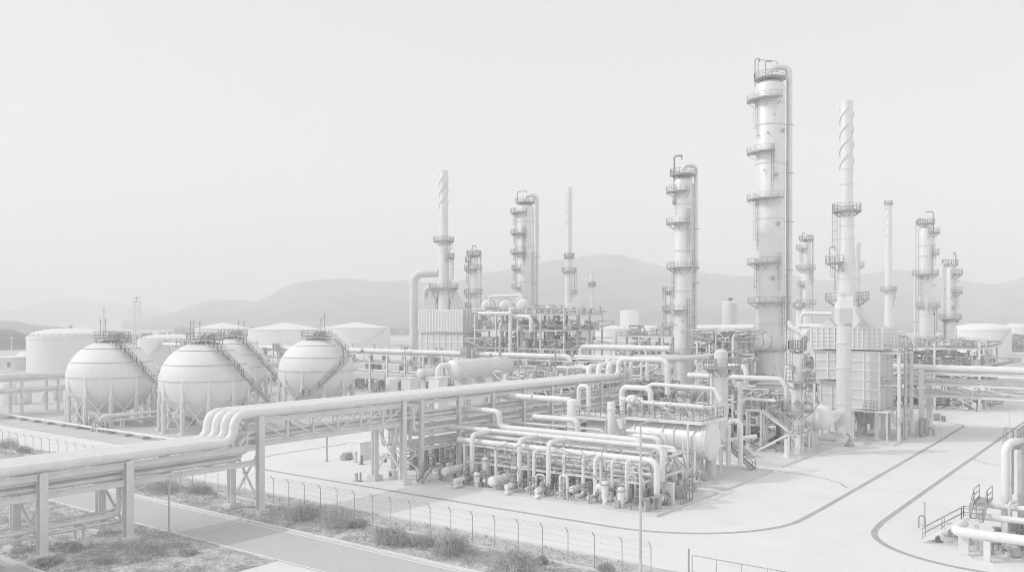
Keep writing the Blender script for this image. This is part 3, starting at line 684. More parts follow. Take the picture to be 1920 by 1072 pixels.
# gap-filling pipe gear behind the two tier rack: small pumps and a sloped white hopper
b = MB(); c = G(14, 757); b.lathe((c.x, c.y, 0), (c.x, c.y, 5), [(0, 2.1), (4.4, 1.5), (5, .5)], 18); solo('hopper_tank', b, M['white'], 'small tapered white tank standing under the two tier rack', 'tank')
for px, py, r_, h_ in ((108, 752, 1.0, 3.4), (52, 757, .8, 2.6), (83, 757, .7, 2.2)):
    c = G(px, py); b = MB(); b.drum((c.x, c.y, .5), (c.x, c.y, h_), r_, 16, .4); b.cyl((c.x, c.y, 0), (c.x, c.y, .4), r_ * .8, n=12)
    solo('knockout_pot', b, M['pipe2'], 'small upright grey vessel under the two tier rack', 'vessel', 'small vessels under the two tier rack')
def wa(a): return R(a - 52.86)       # camera-relative bearing -> world angle
def deck(root, c, z, r, a0, a1, wd, h=1.15, rw=.08, m='mid', brackets=True):
    """part-circle platform with rail; bearings as seen from the camera"""
    b = MB(); w0, w1 = wa(a0), wa(a1); full = abs(a1 - a0) >= 359; n = max(6, int(abs(a1 - a0) / 15))
    b.band((c.x, c.y, z), r + .03, r + wd, .16, w0, w1, n)
    if brackets:
        k = max(2, int(abs(a1 - a0) / 40))
        for i in range(k + (0 if full else 1)):
            a = w0 + (w1 - w0) * i / k; d_ = V(math.cos(a), math.sin(a), 0); p = V(c.x, c.y, z) + d_ * r
            b.beam(p - V(0, 0, wd * .7), p + d_ * wd * .92 - V(0, 0, .08), .1)
    pl = part('platform', b, M[m], root); rl = MB()
    pts = [V(c.x + (r + wd - .05) * math.cos(w0 + (w1 - w0) * i / n), c.y + (r + wd - .05) * math.sin(w0 + (w1 - w0) * i / n), z + .08) for i in range(n + (0 if full else 1))]
    if not full:
        pts = [V(c.x + (r + .1) * math.cos(w0), c.y + (r + .1) * math.sin(w0), z + .08)] + pts + [V(c.x + (r + .1) * math.cos(w1), c.y + (r + .1) * math.sin(w1), z + .08)]
    rl.rail(pts, h, rw, 1.7, full); part('railing', rl, M['rail'], pl); return pl
def lad(root, c, r, z0, z1, a, bar=.075):
    b = MB(); d_ = cdir(a); p = V(c.x, c.y, 0) + d_ * (r + .28); ladder(b, (p.x, p.y, z0), (p.x, p.y, z1 + 1.1), d_, bar=bar); return part('ladder', b, M['rail'], root)
def davit(root, c, r, a, z0, z1, reach, ra=180, t=.12):
    d_ = cdir(a); p = V(c.x, c.y, 0) + d_ * r; q = p + cdir(ra) * reach; b = MB()
    b.tube([(p.x, p.y, z0), (p.x, p.y, z1), (q.x, q.y, z1 + reach * .12)], t, 7, .5); b.beam((q.x, q.y, z1 + reach * .12), (q.x, q.y, z1 - .7), t); return part('davit', b, M['rail'], root)
def tower(px, d, r, ytop, label, name='distillation_column', cat='column', group=None, bands=(), decks=(), lads=(), riser=None, davits=(), prof=None, m='shell', head=True, z0=0.0, skirt=True, nozz=8, n=36):
    c = DP(px, HY, d); c.z = 0; zt = zat(ytop, d); root = thing(name, label, cat, (c.x, c.y, z0), group)
    hd = r * .55 if head else 0; b = MB()
    pf = prof or [(0, r), (zt - z0 - hd, r)]
    if head: pf = pf + [(zt - z0 - hd + hd * math.sin(R(15 * i)), pf[-1][1] * math.cos(R(15 * i))) for i in range(1, 7)]
    b.lathe((c.x, c.y, z0), (c.x, c.y, zt), pf, n, True); sh = part('shell', b, M[m], root)
    if skirt:
        b = MB(); b.cyl((c.x, c.y, z0), (c.x, c.y, z0 + .35), r * 1.15, n=n); part('base_ring', b, M['fire'], root)
    def rz(z):
        q = z - z0
        for (t0, r0), (t1, r1) in zip(pf, pf[1:]):
            if t0 <= q <= t1 and t1 > t0: return r0 + (r1 - r0) * (q - t0) / (t1 - t0)
        return pf[0][1]
    for y in bands:
        z = zat(y, d); rr = rz(z); b = MB(); b.band((c.x, c.y, z), rr - .05, rr + .14, .2, n=n); part('stiffening_ring', b, M['steel'], sh)
    for (y, a0, a1, wd) in decks: deck(root, c, zat(y, d), rz(zat(y, d)) if zat(y, d) < zt else r * .5, a0, a1, wd, rw=max(.05, d * .00026))
    for (y0, y1, a) in lads: z = zat(y0, d); lad(root, c, rz(z), zat(y1, d), z, a, max(.05, d * .00028))
    for (a, rr, reach, yt, yb) in (riser or ()):
        e = cdir(a); q = V(c.x, c.y, 0) + e * reach; z1 = zat(yt, d); zb = zat(yb, d); b = MB()
        s_ = V(c.x, c.y, zt - .2) if yt < ytop + 8 else V(c.x, c.y, z1) + e * r * .9
        pts = [tuple(s_), (s_.x, s_.y, z1), (q.x, q.y, z1), (q.x, q.y, zb)] if yt < ytop + 8 else [tuple(s_), (q.x, q.y, z1), (q.x, q.y, zb)]
        b.tube(pts, rr, 14, max(rr * 2.4, .6), seg=8); rp = part('overhead_pipe', b, M['pipe2' if rr < .3 else 'shell'], root)
        k = max(2, int((z1 - zb) / 11)); b = MB()
        for i in range(1, k): 
            z = z1 - 2 - (z1 - zb - 3) * i / k; p0 = V(c.x, c.y, z) + e * r * .9; b.beam(p0, V(q.x, q.y, z) + e * (rr + .45), .16, .12); b.band((q.x, q.y, z), rr, rr + .09, .16, n=12)
        part('bracket', b, M['mid'], rp)
    for dv in davits: davit(root, c, *dv)
    rnd = random.Random(int(px)); b = MB()
    for i in range(nozz):    # manholes and nozzles
        a = rnd.uniform(150, 380); z = z0 + rnd.uniform(.08, .95) * (zt - z0 - hd); e = cdir(a); rr = rz(z); q = V(c.x, c.y, z); w_ = rnd.choice((.1, .14, .3))
        b.cyl(q + e * rr * .95, q + e * (rr + .4), w_, n=10); b.cyl(q + e * (rr + .34), q + e * (rr + .46), w_ * 1.5, n=10)
    if nozz: part('nozzle', b, M['mid'], root)
    return root, c, zt
def Z(py, d): return zat(py, d)

# tallest tower
d = 190
t, c, zt = tower(1444, d, 3.05, 150, 'tallest tower, very thick pale column with a big arched overhead pipe', bands=(197, 236, 308, 411, 496, 606), nozz=14,
    decks=((190, 150, 285, 1.9), (288, 150, 265, 1.9), (375, 148, 288, 1.9), (495, 148, 280, 1.8), (568, 148, 320, 1.7), (657, -179.9, 179.9, .5)),
    lads=((190, 262, 196), (285, 362, 262), (375, 470, 196), (486, 545, 288), (568, 630, 300), (495, 560, 200)),
    riser=((2, .58, 4.3, 126, 606),), davits=((3.2, 172, Z(162, d), Z(110, d), 1.0, 0),))
b = MB(); e = cdir(-8); q = c + e * 3.55; b.cyl((q.x, q.y, 16), (q.x, q.y, Z(150, d)), .13, n=8); e = cdir(-16); q = c + e * 3.4; b.cyl((q.x, q.y, 8), (q.x, q.y, Z(300, d)), .09, n=8); part('drain_pipe', b, M['mid'], t)
deck(t, c, Z(149, d), .35, -179.9, 179.9, 3.1)
b = MB(); p = c + cdir(178) * 2.6; q = c + cdir(5) * 1.6
b.tube([(p.x, p.y, Z(149, d)), (p.x, p.y, Z(112, d)), (q.x, q.y, Z(115, d)), (q.x, q.y, Z(135, d))], .09, 7, .4); part('pipe_loop', b, M['rail'], t)
for px, y0, y1 in ((1436, 160, 117),):
    b = MB(); p = c + cdir(200) * 1.2; b.tube([(p.x, p.y, Z(190, d)), (p.x, p.y, Z(117, d)), (p.x + .9, p.y - 1.1, Z(117, d))], .14, 8, .3); part('vent_pipe', b, M['mid'], t)
# second tower
d = 185
t, c, zt = tower(1281, d, 1.92, 331, 'slim tall tower with a gooseneck vent, standing over the vessel deck', bands=(383, 470, 545, 700), nozz=12,
    decks=((361, 150, 282, 1.7), (420, 150, 280, 1.7), (503, 150, 330, 1.6), (582, 150, 275, 1.6), (664, 140, 320, 1.6)),
    lads=((361, 405, 215), (404, 478, 290), (503, 560, 200), (570, 652, 288)), riser=((3, .4, 2.75, 310, 640), (0, .17, 2.15, 345, 720)), davits=((1.9, 180, Z(361, d), Z(293, d), 1.7, 10, .2),))
deck(t, c, Z(329, d), .3, -179.9, 179.9, 2.5)
# slim column beside the second tower
t, c, zt = tower(1257, 230, .95, 540, 'short slim column half hidden behind the slim tall tower with gooseneck vent', decks=((547, 120, 300, 1.2), (582, 120, 250, 1.2), (613, 120, 300, 1.3)), lads=((547, 580, 180), (590, 612, 185)), nozz=3, n=20)
# thick left tower
d = 240
t, c, zt = tower(985, d, 2.42, 382, 'thick pale tower with twin riser pipes above the horizontal drums', bands=(403, 416, 462, 528), nozz=10,
    decks=((400, 140, 275, 1.7), (439, 140, 272, 1.7), (475, 140, 272, 1.7), (505, 145, 235, 1.4), (540, 145, 235, 1.4)), lads=((400, 437, 195), (432, 500, 262), (439, 474, 195), (475, 503, 195), (505, 540, 195)),
    riser=((0, .5, 3.3, 366, 590), (-35, .28, 2.9, 474, 585)), davits=((2.2, 180, Z(381, d), Z(360, d), 2.6, 0),))
deck(t, c, Z(380.5, d), .3, -179.9, 179.9, 2.4)
# small left tower
d = 225
t, c, zt = tower(888.5, d, 1.08, 480, 'small stubby tower between the flue gas furnace and the thick pale tower', decks=((506, 100, 330, 1.5), (491, 130, 230, 1.2), (551, 110, 330, 1.5), (576, 140, 220, 1.3)),
    lads=((491, 505, 190), (506, 549, 200), (551, 575, 190)), riser=((0, .26, 1.75, 470, 610),), davits=((1.0, 120, Z(480, d), Z(461, d), 1.0, 0),), nozz=5, n=24)
deck(t, c, Z(479, d), .2, -179.9, 179.9, 1.7)
# far right tower pair
d = 260
t, c, zt = tower(1511.5, d, 1.32, 451, 'pale tower standing in the gap between the tallest tower and spiral stack', decks=((467, 130, 260, 1.6), (505, 60, 330, 1.5), (535, 140, 230, 1.2), (570, 90, 330, 1.6)), lads=((467, 503, 195), (512, 536, 310), (535, 568, 190)),
    riser=((0, .25, 2.0, 441, 602),), davits=((1.0, 170, Z(451, d), Z(436, d), .6, 0),), nozz=5, n=24, bands=(500,))
deck(t, c, Z(450, d), .2, -179.9, 179.9, 1.9)
t, c, zt = tower(1498, 235, .72, 568, 'thin short column just left of the pale tower in the gap', decks=((576, -179.9, 179.9, .9),), nozz=0, n=16)
d = 215
t, c, zt = tower(1735.5, d, 1.68, 425, 'broad pale tower beyond the road rack bridge, its riser on the left', bands=(460, 480, 520, 590), decks=((438, -95, 30, 1.6), (477, -60, 20, 1.4), (515.5, 60, 390, 1.3), (576, -95, 20, 1.6), (575, 150, 230, 1.0), (640, -179.9, 179.9, 1.0)),
    lads=((438, 476, 5), (470, 514, -60), (522, 570, 215), (577, 636, -20)), riser=((180, .3, 2.6, 411, 700),), davits=((1.9, 0, Z(438, d), Z(398, d), 1.8, 180),), nozz=8, n=28)
deck(t, c, Z(420, d), .2, -179.9, 179.9, 1.9)
d = 200
t, c, zt = tower(1781.5, d, 1.12, 500, 'slimmer pale tower farthest along, right of the broad pale one', bands=(560, 620), decks=((515.5, -100, 40, 1.6), (549, -100, 30, 1.7), (598, -179.9, 179.9, 1.4), (647, -179.9, 179.9, 1.6)), prof=[(0, 1.25), (Z(600, d), 1.22), (Z(598, d), 1.0), (Z(500, d) - .55, .98)],
    lads=((515.5, 547, 0), (552, 596, -50), (600, 646, 200)), riser=((180, .24, 1.55, 492, 700),), davits=((1.3, 0, Z(500, d), Z(474, d), .5, 180),), nozz=5, n=24)
deck(t, c, Z(497, d), .2, -60, 179.9, 1.5)
# near columns in the process block
d = 117
t, c, zt = tower(1495, d, .8, 659, 'near slender column with ring platforms beside the zigzag stair', z0=PZ, decks=((715, -150, 60, 1.5), (772, -179.9, 179.9, 1.25), (690, -60, 60, 1.3)), lads=((640, 714, 205), (715, 772, -35)), nozz=6, bands=(735, 800), n=28, davits=((.6, 0, Z(660, d), Z(632, d), .7, 0),))
deck(t, c, Z(655.5, d), .12, -179.9, 179.9, 1.1)
b = MB(); e = cdir(-60); q = c + e * .98; b.cyl((q.x, q.y, PZ), (q.x, q.y, Z(690, d)), .1, n=8); e = cdir(-115); q = c + e * .95; b.cyl((q.x, q.y, PZ), (q.x, q.y, Z(720, d)), .07, n=8); part('drain_pipe', b, M['pipe2'], t)
d = 118
t, c, zt = tower(1352, d, .92, 654, 'near plain column rising right behind the vessel deck railing', decks=((689, -150, 20, 1.7),), lads=((686, 830, 205),), nozz=4, n=28, m='panel')
t, c, zt = tower(1335, 119, .4, 688, 'thin stub column touching the near plain column', nozz=0, n=16, decks=((690, 120, 250, .8),))

# ------------------------------------------------------------------ stacks
def stack(px, d, prof, label, strake=None, decks=(), lads=(), bands=(), group=None, z0=0, name='chimney_stack', n=28, m='shell', davits=()):
    """prof: (pixel row, radius in metres) from bottom to top"""
    c = DP(px, HY, d); c.z = 0; pz = [(Z(y, d), r) for y, r in prof]; pz.sort(); z0 = pz[0][0]
    root = thing(name, label, 'chimney', (c.x, c.y, z0), group); b = MB(); top = pz[-1]
    b.lathe((c.x, c.y, z0), (c.x, c.y, top[0]), [(z - z0, r) for z, r in pz] + [(top[0] - z0, top[1] * .86), (top[0] - z0 - 1.2, top[1] * .84), (top[0] - z0 - 1.2, .05)], n, False)
    sh = part('shell', b, M[m], root)
    def rz(z):
        for (a, r0), (e, r1) in zip(pz, pz[1:]):
            if a <= z <= e and e > a: return r0 + (r1 - r0) * (z - a) / (e - a)
        return top[1]
    for y in bands: z = Z(y, d); b = MB(); b.band((c.x, c.y, z), rz(z) - .04, rz(z) + .09, .14, n=n); part('stiffening_ring', b, M['steel'], sh)
    if strake:
        y0, y1, turns = strake; za, zb = Z(y0, d), Z(y1, d)
        for s3 in range(3):
            b = MB(); vs = []; k = 60
            for i in range(k + 1):
                f = i / k; z = za + (zb - za) * f; a = wa(-90) + 2.094 * s3 + f * turns * 6.2832; r = rz(z)
                for rr, dz in ((r * .98, -.05), (r * 1.13 + .03, -.04), (r * 1.13 + .03, .04), (r * .98, .05)): vs.append((c.x + rr * math.cos(a), c.y + rr * math.sin(a), z + dz))
            b.add(vs, [(4 * i + j, 4 * i + (j + 1) % 4, 4 * i + 4 + (j + 1) % 4, 4 * i + 4 + j) for i in range(k) for j in range(4)]); part('spiral_strake', b, M['casing'], root)
    for (y, a0, a1, wd) in decks: deck(root, c, Z(y, d), rz(Z(y, d)), a0, a1, wd, rw=max(.05, d * .00026))
    for (y0, y1, a) in lads: lad(root, c, rz(Z(y1, d)), Z(y1, d), Z(y0, d), a, max(.05, d * .00028))
    for dv in davits: davit(root, c, *dv)
    return root, c
HD = 138
stack(1587.5, HD, [(612, 1.62), (560, 1.6), (450, 1.15), (432, 1.1), (401, 1.06), (362, .98), (348, .95), (190, .95)], 'tall spiral finned chimney on the big panelled furnace, right of the tallest tower', (318, 203, 1.33), n=32,
    decks=((397, -179.9, 179.9, 1.15), (494, 130, 230, 1.9), (564, 125, 235, 1.6), (562, -50, 40, 1.7)), lads=((494, 545, 178), (562, 596, -5), (397, 492, 182)), bands=(318, 346, 388, 423, 447, 492, 522), davits=((2.6, 175, Z(494, HD), Z(463, HD), .8, 0, .08),))
d1 = 226
stack(832, d1, [(586, 1.7), (545, 1.7), (520, 1.45), (490, 1.3), (450, 1.2), (395, 1.12), (320, 1.1)], 'spiral finned chimney above the furnace with the big elbow duct', (394, 326, 1.1), decks=((453, -179.9, 179.9, 1.5), (484, -60, 60, 1.5), (541, -179.9, 179.9, 2.1)), lads=((453, 484, -15), (484, 540, -10)), bands=(414, 470, 505), n=24)
stack(1067, 250, [(600, 1.5), (555, 1.25), (510, 1.1), (430, .82), (352, .76)], 'tapering finned chimney left of the thin flare like vent', (424, 360, 1.2), decks=((510, -179.9, 179.9, 1.0), (551, -60, 50, 1.2), (483, -179.9, 179.9, .5)), lads=((512, 551, 0),), bands=(424, 551, 579), n=20)
stack(1110, 280, [(650, .58), (536, .55), (534, .72), (513, .72)], 'thin plain vent stack standing alone before the mountain', decks=((536, -179.9, 179.9, .7),), n=14)
stack(1666, 260, [(640, 1.2), (590, 1.15), (545, 1.05), (450, .95), (380, .92)], 'slim finned chimney between the big furnace and the broad pale tower', (449, 388, 1.2), decks=((545, -179.9, 179.9, 1.3), (384, -179.9, 179.9, .25)), lads=((545, 575, 0),), bands=(451, 505), n=20)
stack(1608, 232, [(640, .75), (470, .7), (468, .85), (455, .85)], 'dark topped vent stack hidden close behind the tallest finned chimney', decks=((500, -60, 60, 1.0),), n=14)

# ------------------------------------------------------------------ furnaces
def panel_box(root, a, c, nu, nv, nz, rib=.14, name='casing', m='casing', pr=.16):
    """box from corner a to corner c with stiffener grids on all four sides"""
    b = MB(); b.bb(a, c); o = part(name, b, M[m], root); (x0, y0, z0), (x1, y1, z1) = a, c; b = MB()
    for k in range(nv + 1):
        y = y0 + (y1 - y0) * k / nv
        for x, s_ in ((x0, -1), (x1, 1)): b.bb((x, y - rib / 2, z0 + .02), (x + s_ * pr, y + rib / 2, z1 - .02))
    for k in range(nu + 1):
        x = x0 + (x1 - x0) * k / nu
        for y, s_ in ((y0, -1), (y1, 1)): b.bb((x - rib / 2, y, z0 + .02), (x + rib / 2, y + s_ * pr, z1 - .02))
    for k in range(nz + 1):
        z = z0 + .03 + (z1 - z0 - .06) * k / nz; h = rib * .85
        for x, s_ in ((x0, -1), (x1, 1)): b.bb((x, y0 - pr, z - h / 2), (x + s_ * pr * .7, y1 + pr, z + h / 2))
        for y, s_ in ((y0, -1), (y1, 1)): b.bb((x0, y, z - h / 2), (x1, y + s_ * pr * .7, z + h / 2))
    part('stiffener', b, M['white'], o); return o
fu = 135.0
def vat(px, u=fu): return onU(px, HY, u).y
v0, v1, v2, v3 = vat(1654), vat(1594), vat(1573), vat(1521)
f2 = thing('furnace', 'big panelled furnace on legs at the corner of the yard road', 'furnace', (fu + 4, (v0 + v3) / 2, 0))
panel_box(f2, (fu, v0, 13.5), (fu + 8, v1 + .25, 16.75), 4, 7, 5, .19)
panel_box(f2, (fu, v2 - .25, 13.5), (fu + 8, v3, 16.75), 4, 5, 5, .19)
panel_box(f2, (fu + .3, v0 + .5, 4.7), (fu + 7.6, v1 + .3, 13.2), 3, 2, 6, .2)
panel_box(f2, (fu + .5, v2 - .25, 8.9), (fu + 7.6, v3 - .3, 13.2), 3, 2, 3, .2)
panel_box(f2, (fu + 1.2, v1 + .35, 3.0), (fu + 7.2, v2 - .3, 13.3), 2, 1, 4, .15, m='mid')
panel_box(f2, (fu + 1.5, v2 - .2, 2.4), (fu + 7, v3 - 1.0, 8.6), 2, 2, 3, .15, m='steel2')
for a0, a1, px_ in ((vat(1636), v1 + .2, 0), (v2 - .3, vat(1557), 1)):   # sloping roof hoods gathering into the stack
    b = MB(); cu, cv = DP(1587.5, HY, HD).x, DP(1587.5, HY, HD).y; zb, zt_ = 16.78, 20.4
    vs = [(fu + 1.6, a0, zb), (fu + 6.4, a0, zb), (fu + 6.4, a1, zb), (fu + 1.6, a1, zb)]
    e = cv - 1.0 if px_ == 0 else cv + 1.0
    vs += [(cu - 1.2, e - .3, zt_), (cu + 1.2, e - .3, zt_), (cu + 1.2, e + .3, zt_), (cu - 1.2, e + .3, zt_)]
    b.add(vs, [(3, 2, 1, 0), (4, 5, 6, 7), (0, 1, 5, 4), (1, 2, 6, 5), (2, 3, 7, 6), (3, 0, 4, 7)]); part('roof_hood', b, M['panel'], f2)
for px_, wv, hz_ in ((1556, 1.3, 1.3), (1622, 1.2, 1.4)):   # little gabled inspection housings on the roof
    p = onU(px_, HY, fu + 1.2); b = MB(); b.add([(fu + .2, p.y - wv, 16.8), (fu + .2, p.y + wv, 16.8), (fu + .2, p.y, 16.8 + hz_), (fu + 2.0, p.y - wv, 16.8), (fu + 2.0, p.y + wv, 16.8), (fu + 2.0, p.y, 16.8 + hz_)], [(0, 2, 1), (3, 4, 5), (0, 3, 5, 2), (1, 2, 5, 4), (0, 1, 4, 3)]); part('gable_hood', b, M['casing'], f2)
for uu in (fu + .7, fu + 4, fu + 7.2):
    for vv in (v0 + .9, v1 - .2, v2 + .2, v3 - 1.2):
        b = MB(); col_i(b, uu, vv, .3, 4.7 if vv < v1 else 2.6, .55); b.box((uu, vv, .15), (1.3, 1.3, .3)); part('leg', b, M['steel2'], f2)
b = MB()
for vv in (v0 + 2.2, (v0 + v1) / 2 + 1, v1 - 1): b.lathe((fu + 3, vv, 4.7), (fu + 3, vv, 2.2), [(0, 1.3), (1.0, 1.2), (2.5, .5)], 14); b.cyl((fu + 3, vv, 2.2), (fu + 3, vv, 1.3), .3, n=10)
part('burner', b, M['mid'], f2)
b = MB(); b.bb((fu - 1.5, v0 - 1.2, 4.35), (fu + .1, v1 + .3, 4.55)); b.bb((fu + .1, v0 - 1.2, 4.36), (fu + 8, v0 - .1, 4.54)); 
for vv in (v0 - 1.0, v1 - .4): b.cyl((fu - 1.3, vv, .1), (fu - 1.3, vv, 4.35), .11, n=8)
for uu in (fu + 4, fu + 7.8): b.cyl((uu, v0 - 1.1, .1), (uu, v0 - 1.1, 4.35), .11, n=8)
wl = part('walkway', b, M['steel2'], f2); b = MB(); b.rail([(fu - 1.4, v0 + 2.3, 4.55), (fu - 1.4, v0 + .3, 4.55)], 1.2, .07, .5); b.rail([(fu + 8, v0 - 1.1, 4.55), (fu + 1, v0 - 1.1, 4.55)], 1.1, .07); part('railing', b, M['rail'], wl)
b = MB(); b.bb((fu + .4, v0 - 2.0, 8.2), (fu + 8.5, v0 + .3, 8.36)); b.bb((fu + .2, v0 - 2.4, 12.9), (fu + 8.4, v0 + .3, 13.1))
for uu in (fu + .6, fu + 4.5, fu + 8.2): col_i(b, uu, v0 - 2.2, .3, 12.9, .42)
wl = part('walkway', b, M['steel'], f2); b = MB(); b.rail([(fu + .5, v0 + .2, 8.36), (fu + .5, v0 - 1.9, 8.36), (fu + 8.4, v0 - 1.9, 8.36)], 1.1, .07); b.rail([(fu + .3, v0 + .2, 13.1), (fu + .3, v0 - 2.3, 13.1), (fu + 8.3, v0 - 2.3, 13.1)], 1.1, .07); part('railing', b, M['rail'], wl)
b = MB(); ladder(b, (fu - .35, v2 - .1, 9), (fu - .35, v2 - .1, 16.5), (-1, 0, 0), cage=True); part('ladder', b, M['rail'], f2)
b = MB(); ladder(b, (fu + 2, v0 - 2.6, .3), (fu + 2, v0 - 2.6, 13.5), (0, -1, 0), cage=True); part('ladder', b, M['rail'], f2)
# flue duct standing in front of the furnace
c = DP(1582, HY, 128); c.z = 0
fd = thing('flue_duct', 'thick white cylinder duct standing before the big panelled furnace', 'duct', (c.x, c.y, 0))
b = MB(); b.lathe((c.x, c.y, .05), (c.x, c.y, Z(606, 128)), [(0, 1.35), (.5, 1.35), (.5, 1.13), (Z(606, 128) - .3, .98)], 36); part('shell', b, M['panel'], fd)
for y in (606, 690, 757, 642):
    b = MB(); z = Z(y, 128); b.band((c.x, c.y, z), .95, 1.16, .16, n=30); part('flange', b, M['steel'], fd)
b = MB(); z0_ = Z(606, 128) + .02; s0 = c + V(0, 0, z0_); s1 = DP(1581.5, HY, 129.5); s1.z = Z(572, 129.5); s2 = DP(1585.5, HY, 134); s2.z = Z(556, 134)
vs = []
for p, ww, dd in ((s0, .98, .98), (s0 + V(0, 0, 2.2), .98, .98), (s1, .98, .98), (s2, .8, .8)):
    for sx, sy in ((-1, -1), (1, -1), (1, 1), (-1, 1)): q = p + RT * (ww * sx) + FW * (dd * sy); vs.append(tuple(q))
b.add(vs, [(3, 2, 1, 0)] + [(4 * i + j, 4 * i + (j + 1) % 4, 4 * i + 4 + (j + 1) % 4, 4 * i + 4 + j) for i in range(3) for j in range(4)] + [(12, 13, 14, 15)]); part('transition_hood', b, M['panel'], fd)
# left furnace with the elbow duct
A0 = DP(786, HY, d1 - 2); u1, vE = A0.x, A0.y
vS = vE - 14.6
f1 = thing('furnace', 'pale furnace with a fine grid of stiffeners under the elbow duct chimney', 'furnace', (u1 + 4, (vE + vS) / 2, 0))
panel_box(f1, (u1, vS, 14.9), (u1 + 8, vE, 20.2), 6, 15, 9, .36, pr=.28)
panel_box(f1, (u1 + .6, vS + .5, 5.5), (u1 + 7.6, vE - .2, 14.5), 3, 7, 4, .34)
panel_box(f1, (u1 + 8.3, vS - 2, 7), (u1 + 14, vS + 7, 13.5), 3, 3, 3, .2, m='steel2')
b = MB(); b.add([(u1 + 8.05, vS, 14.9), (u1 + 14, vS, 14.9), (u1 + 8.05, vS, 20), (u1 + 8.05, vS + 9, 14.9), (u1 + 14, vS + 9, 14.9), (u1 + 8.05, vS + 9, 20)], [(0, 1, 2), (3, 5, 4), (0, 3, 4, 1), (1, 4, 5, 2), (0, 2, 5, 3)]); part('side_hood', b, M['steel2'], f1)
for uu in (u1 + 1, u1 + 7):
    for k in range(5):
        vv = vS + 1 + (vE - vS - 2) * k / 4; b = MB(); col_i(b, uu, vv, .1, 5.5, .5); part('leg', b, M['steel2'], f1)
c = DP(832, HY, d1); c.z = 0
for px_ in (806, 857):   # leaning flue legs from roof to chimney
    p = DP(px_, HY, d1); s_ = 1 if px_ > 832 else -1; b = MB(); vs = []
    for q, ww, z in ((p, 1.6, 20.25), (p + (c - V(p.x, p.y, 0)) * .0, 1.5, 22.2), (V(c.x, c.y, 0) + RT * 1.7 * s_, .9, 26.4)):
        for sx, sy in ((-1, -1), (1, -1), (1, 1), (-1, 1)): e = V(q.x, q.y, 0) + RT * (ww * sx) + FW * (1.2 * sy); vs.append((e.x, e.y, z))
    b.add(vs, [(3, 2, 1, 0)] + [(4 * i + j, 4 * i + (j + 1) % 4, 4 * i + 4 + (j + 1) % 4, 4 * i + 4 + j) for i in range(2) for j in range(4)] + [(8, 9, 10, 11)]); part('roof_hood', b, M['panel'], f1)
for s_ in (-1, 1):
    b = MB()
    for q in (-1, 1): p = c + RT * 3.2 * s_ + FW * 1.5 * q; e = c + RT * 1.2 * s_ + FW * .8 * q; b.beam((p.x, p.y, 25.8), (e.x, e.y, 21), .18)
    part('brace', b, M['mid'], f1)
ce = DP(776, HY, d1 + 1); 
q = DP(822, HY, d1 + .5)
b = MB(); b.tube([(ce.x, ce.y, .3), (ce.x, ce.y, Z(513, d1)), (q.x, q.y, Z(511, d1))], 1.1, 24, 2.3, seg=8)
for y in (535, 560, 585, 610, 640): z = Z(y, d1); b.band((ce.x, ce.y, z), 1.08, 1.18, .12, n=24)
solo('flue_duct', b, M['panel'], 'big elbow duct bending into the chimney of the left furnace', 'duct')
ce = DP(798, HY, d1 + 4); q = DP(822, HY, d1 + 3)
b = MB(); b.tube([(ce.x, ce.y, 16), (ce.x, ce.y, Z(539, d1)), (q.x, q.y, Z(537, d1))], .75, 20, 1.5, seg=8); solo('flue_duct', b, M['panel'], 'smaller elbow duct just inside the big elbow duct', 'duct')
# small furnace under the tapering chimney
c = DP(1074, HY, 248); f3 = thing('furnace', 'small ribbed furnace below the tapering finned chimney', 'furnace', (c.x, c.y, 0))
panel_box(f3, (c.x - 2.2, c.y - 5, 8), (c.x + 3, c.y + 3.4, 16.3), 4, 9, 7, .36, pr=.28)
b = MB(); b.add([(c.x - 2, c.y - 4.8, 16.32), (c.x - 2, c.y + 3, 16.32), (c.x - 2, c.y + 3, 21), (c.x + 2.8, c.y - 4.8, 16.32), (c.x + 2.8, c.y + 3, 16.32), (c.x + 2.8, c.y + 3, 21)], [(0, 2, 1), (3, 4, 5), (0, 3, 5, 2), (1, 2, 5, 4), (0, 1, 4, 3)]); part('roof_hood', b, M['panel'], f3)
for du in (-1.8, 2.6):
    for dv in (-4.5, -1, 3): b = MB(); col_i(b, c.x + du, c.y + dv, .1, 8, .45); part('leg', b, M['steel'], f3)
# ------------------------------------------------------------------ equipment builders
def pump(u, v, rz, label, group, s=1.0, z=PZ, vertical=False):
    root = thing('pump', label, 'pump', (u, v, z), group); c, q = math.cos(rz), math.sin(rz)
    def P(x, y, h): return (u + (x * c - y * q) * s, v + (x * q + y * c) * s, z + h * s)
    b = MB(); b.box(P(0, 0, .12), (2.2 * s, .8 * s, .24 * s), rz); part('base', b, M['fire'], root)
    b = MB(); b.cyl(P(-.95, 0, .62), P(.05, 0, .62), .34 * s, n=14); b.cyl(P(-1.08, 0, .62), P(-.95, 0, .62), .28 * s, n=14); b.box(P(-.45, 0, .32), (.7 * s, .5 * s, .24 * s), rz); b.box(P(-.45, .36, .75), (.3 * s, .16 * s, .24 * s), rz)
    for k in range(5): b.band(P(-.8 + .17 * k, 0, .62), .1, .1, .02, n=4)
    part('motor', b, M['mid'], root)
    b = MB(); b.cyl(P(.05, 0, .62), P(.45, 0, .62), .12 * s, n=8); b.cyl(P(.45, 0, .62), P(.85, 0, .62), .4 * s, n=16); b.cyl(P(.85, 0, .62), P(1.1, 0, .62), .2 * s, n=10); b.cyl(P(1.1, 0, .62), P(1.16, 0, .62), .32 * s, n=12); b.cyl(P(.65, 0, .95), P(.65, 0, 1.25), .16 * s, n=10); b.cyl(P(.65, 0, 1.25), P(.65, 0, 1.31), .26 * s, n=12)
    part('casing', b, M['pipe2'], root); return root
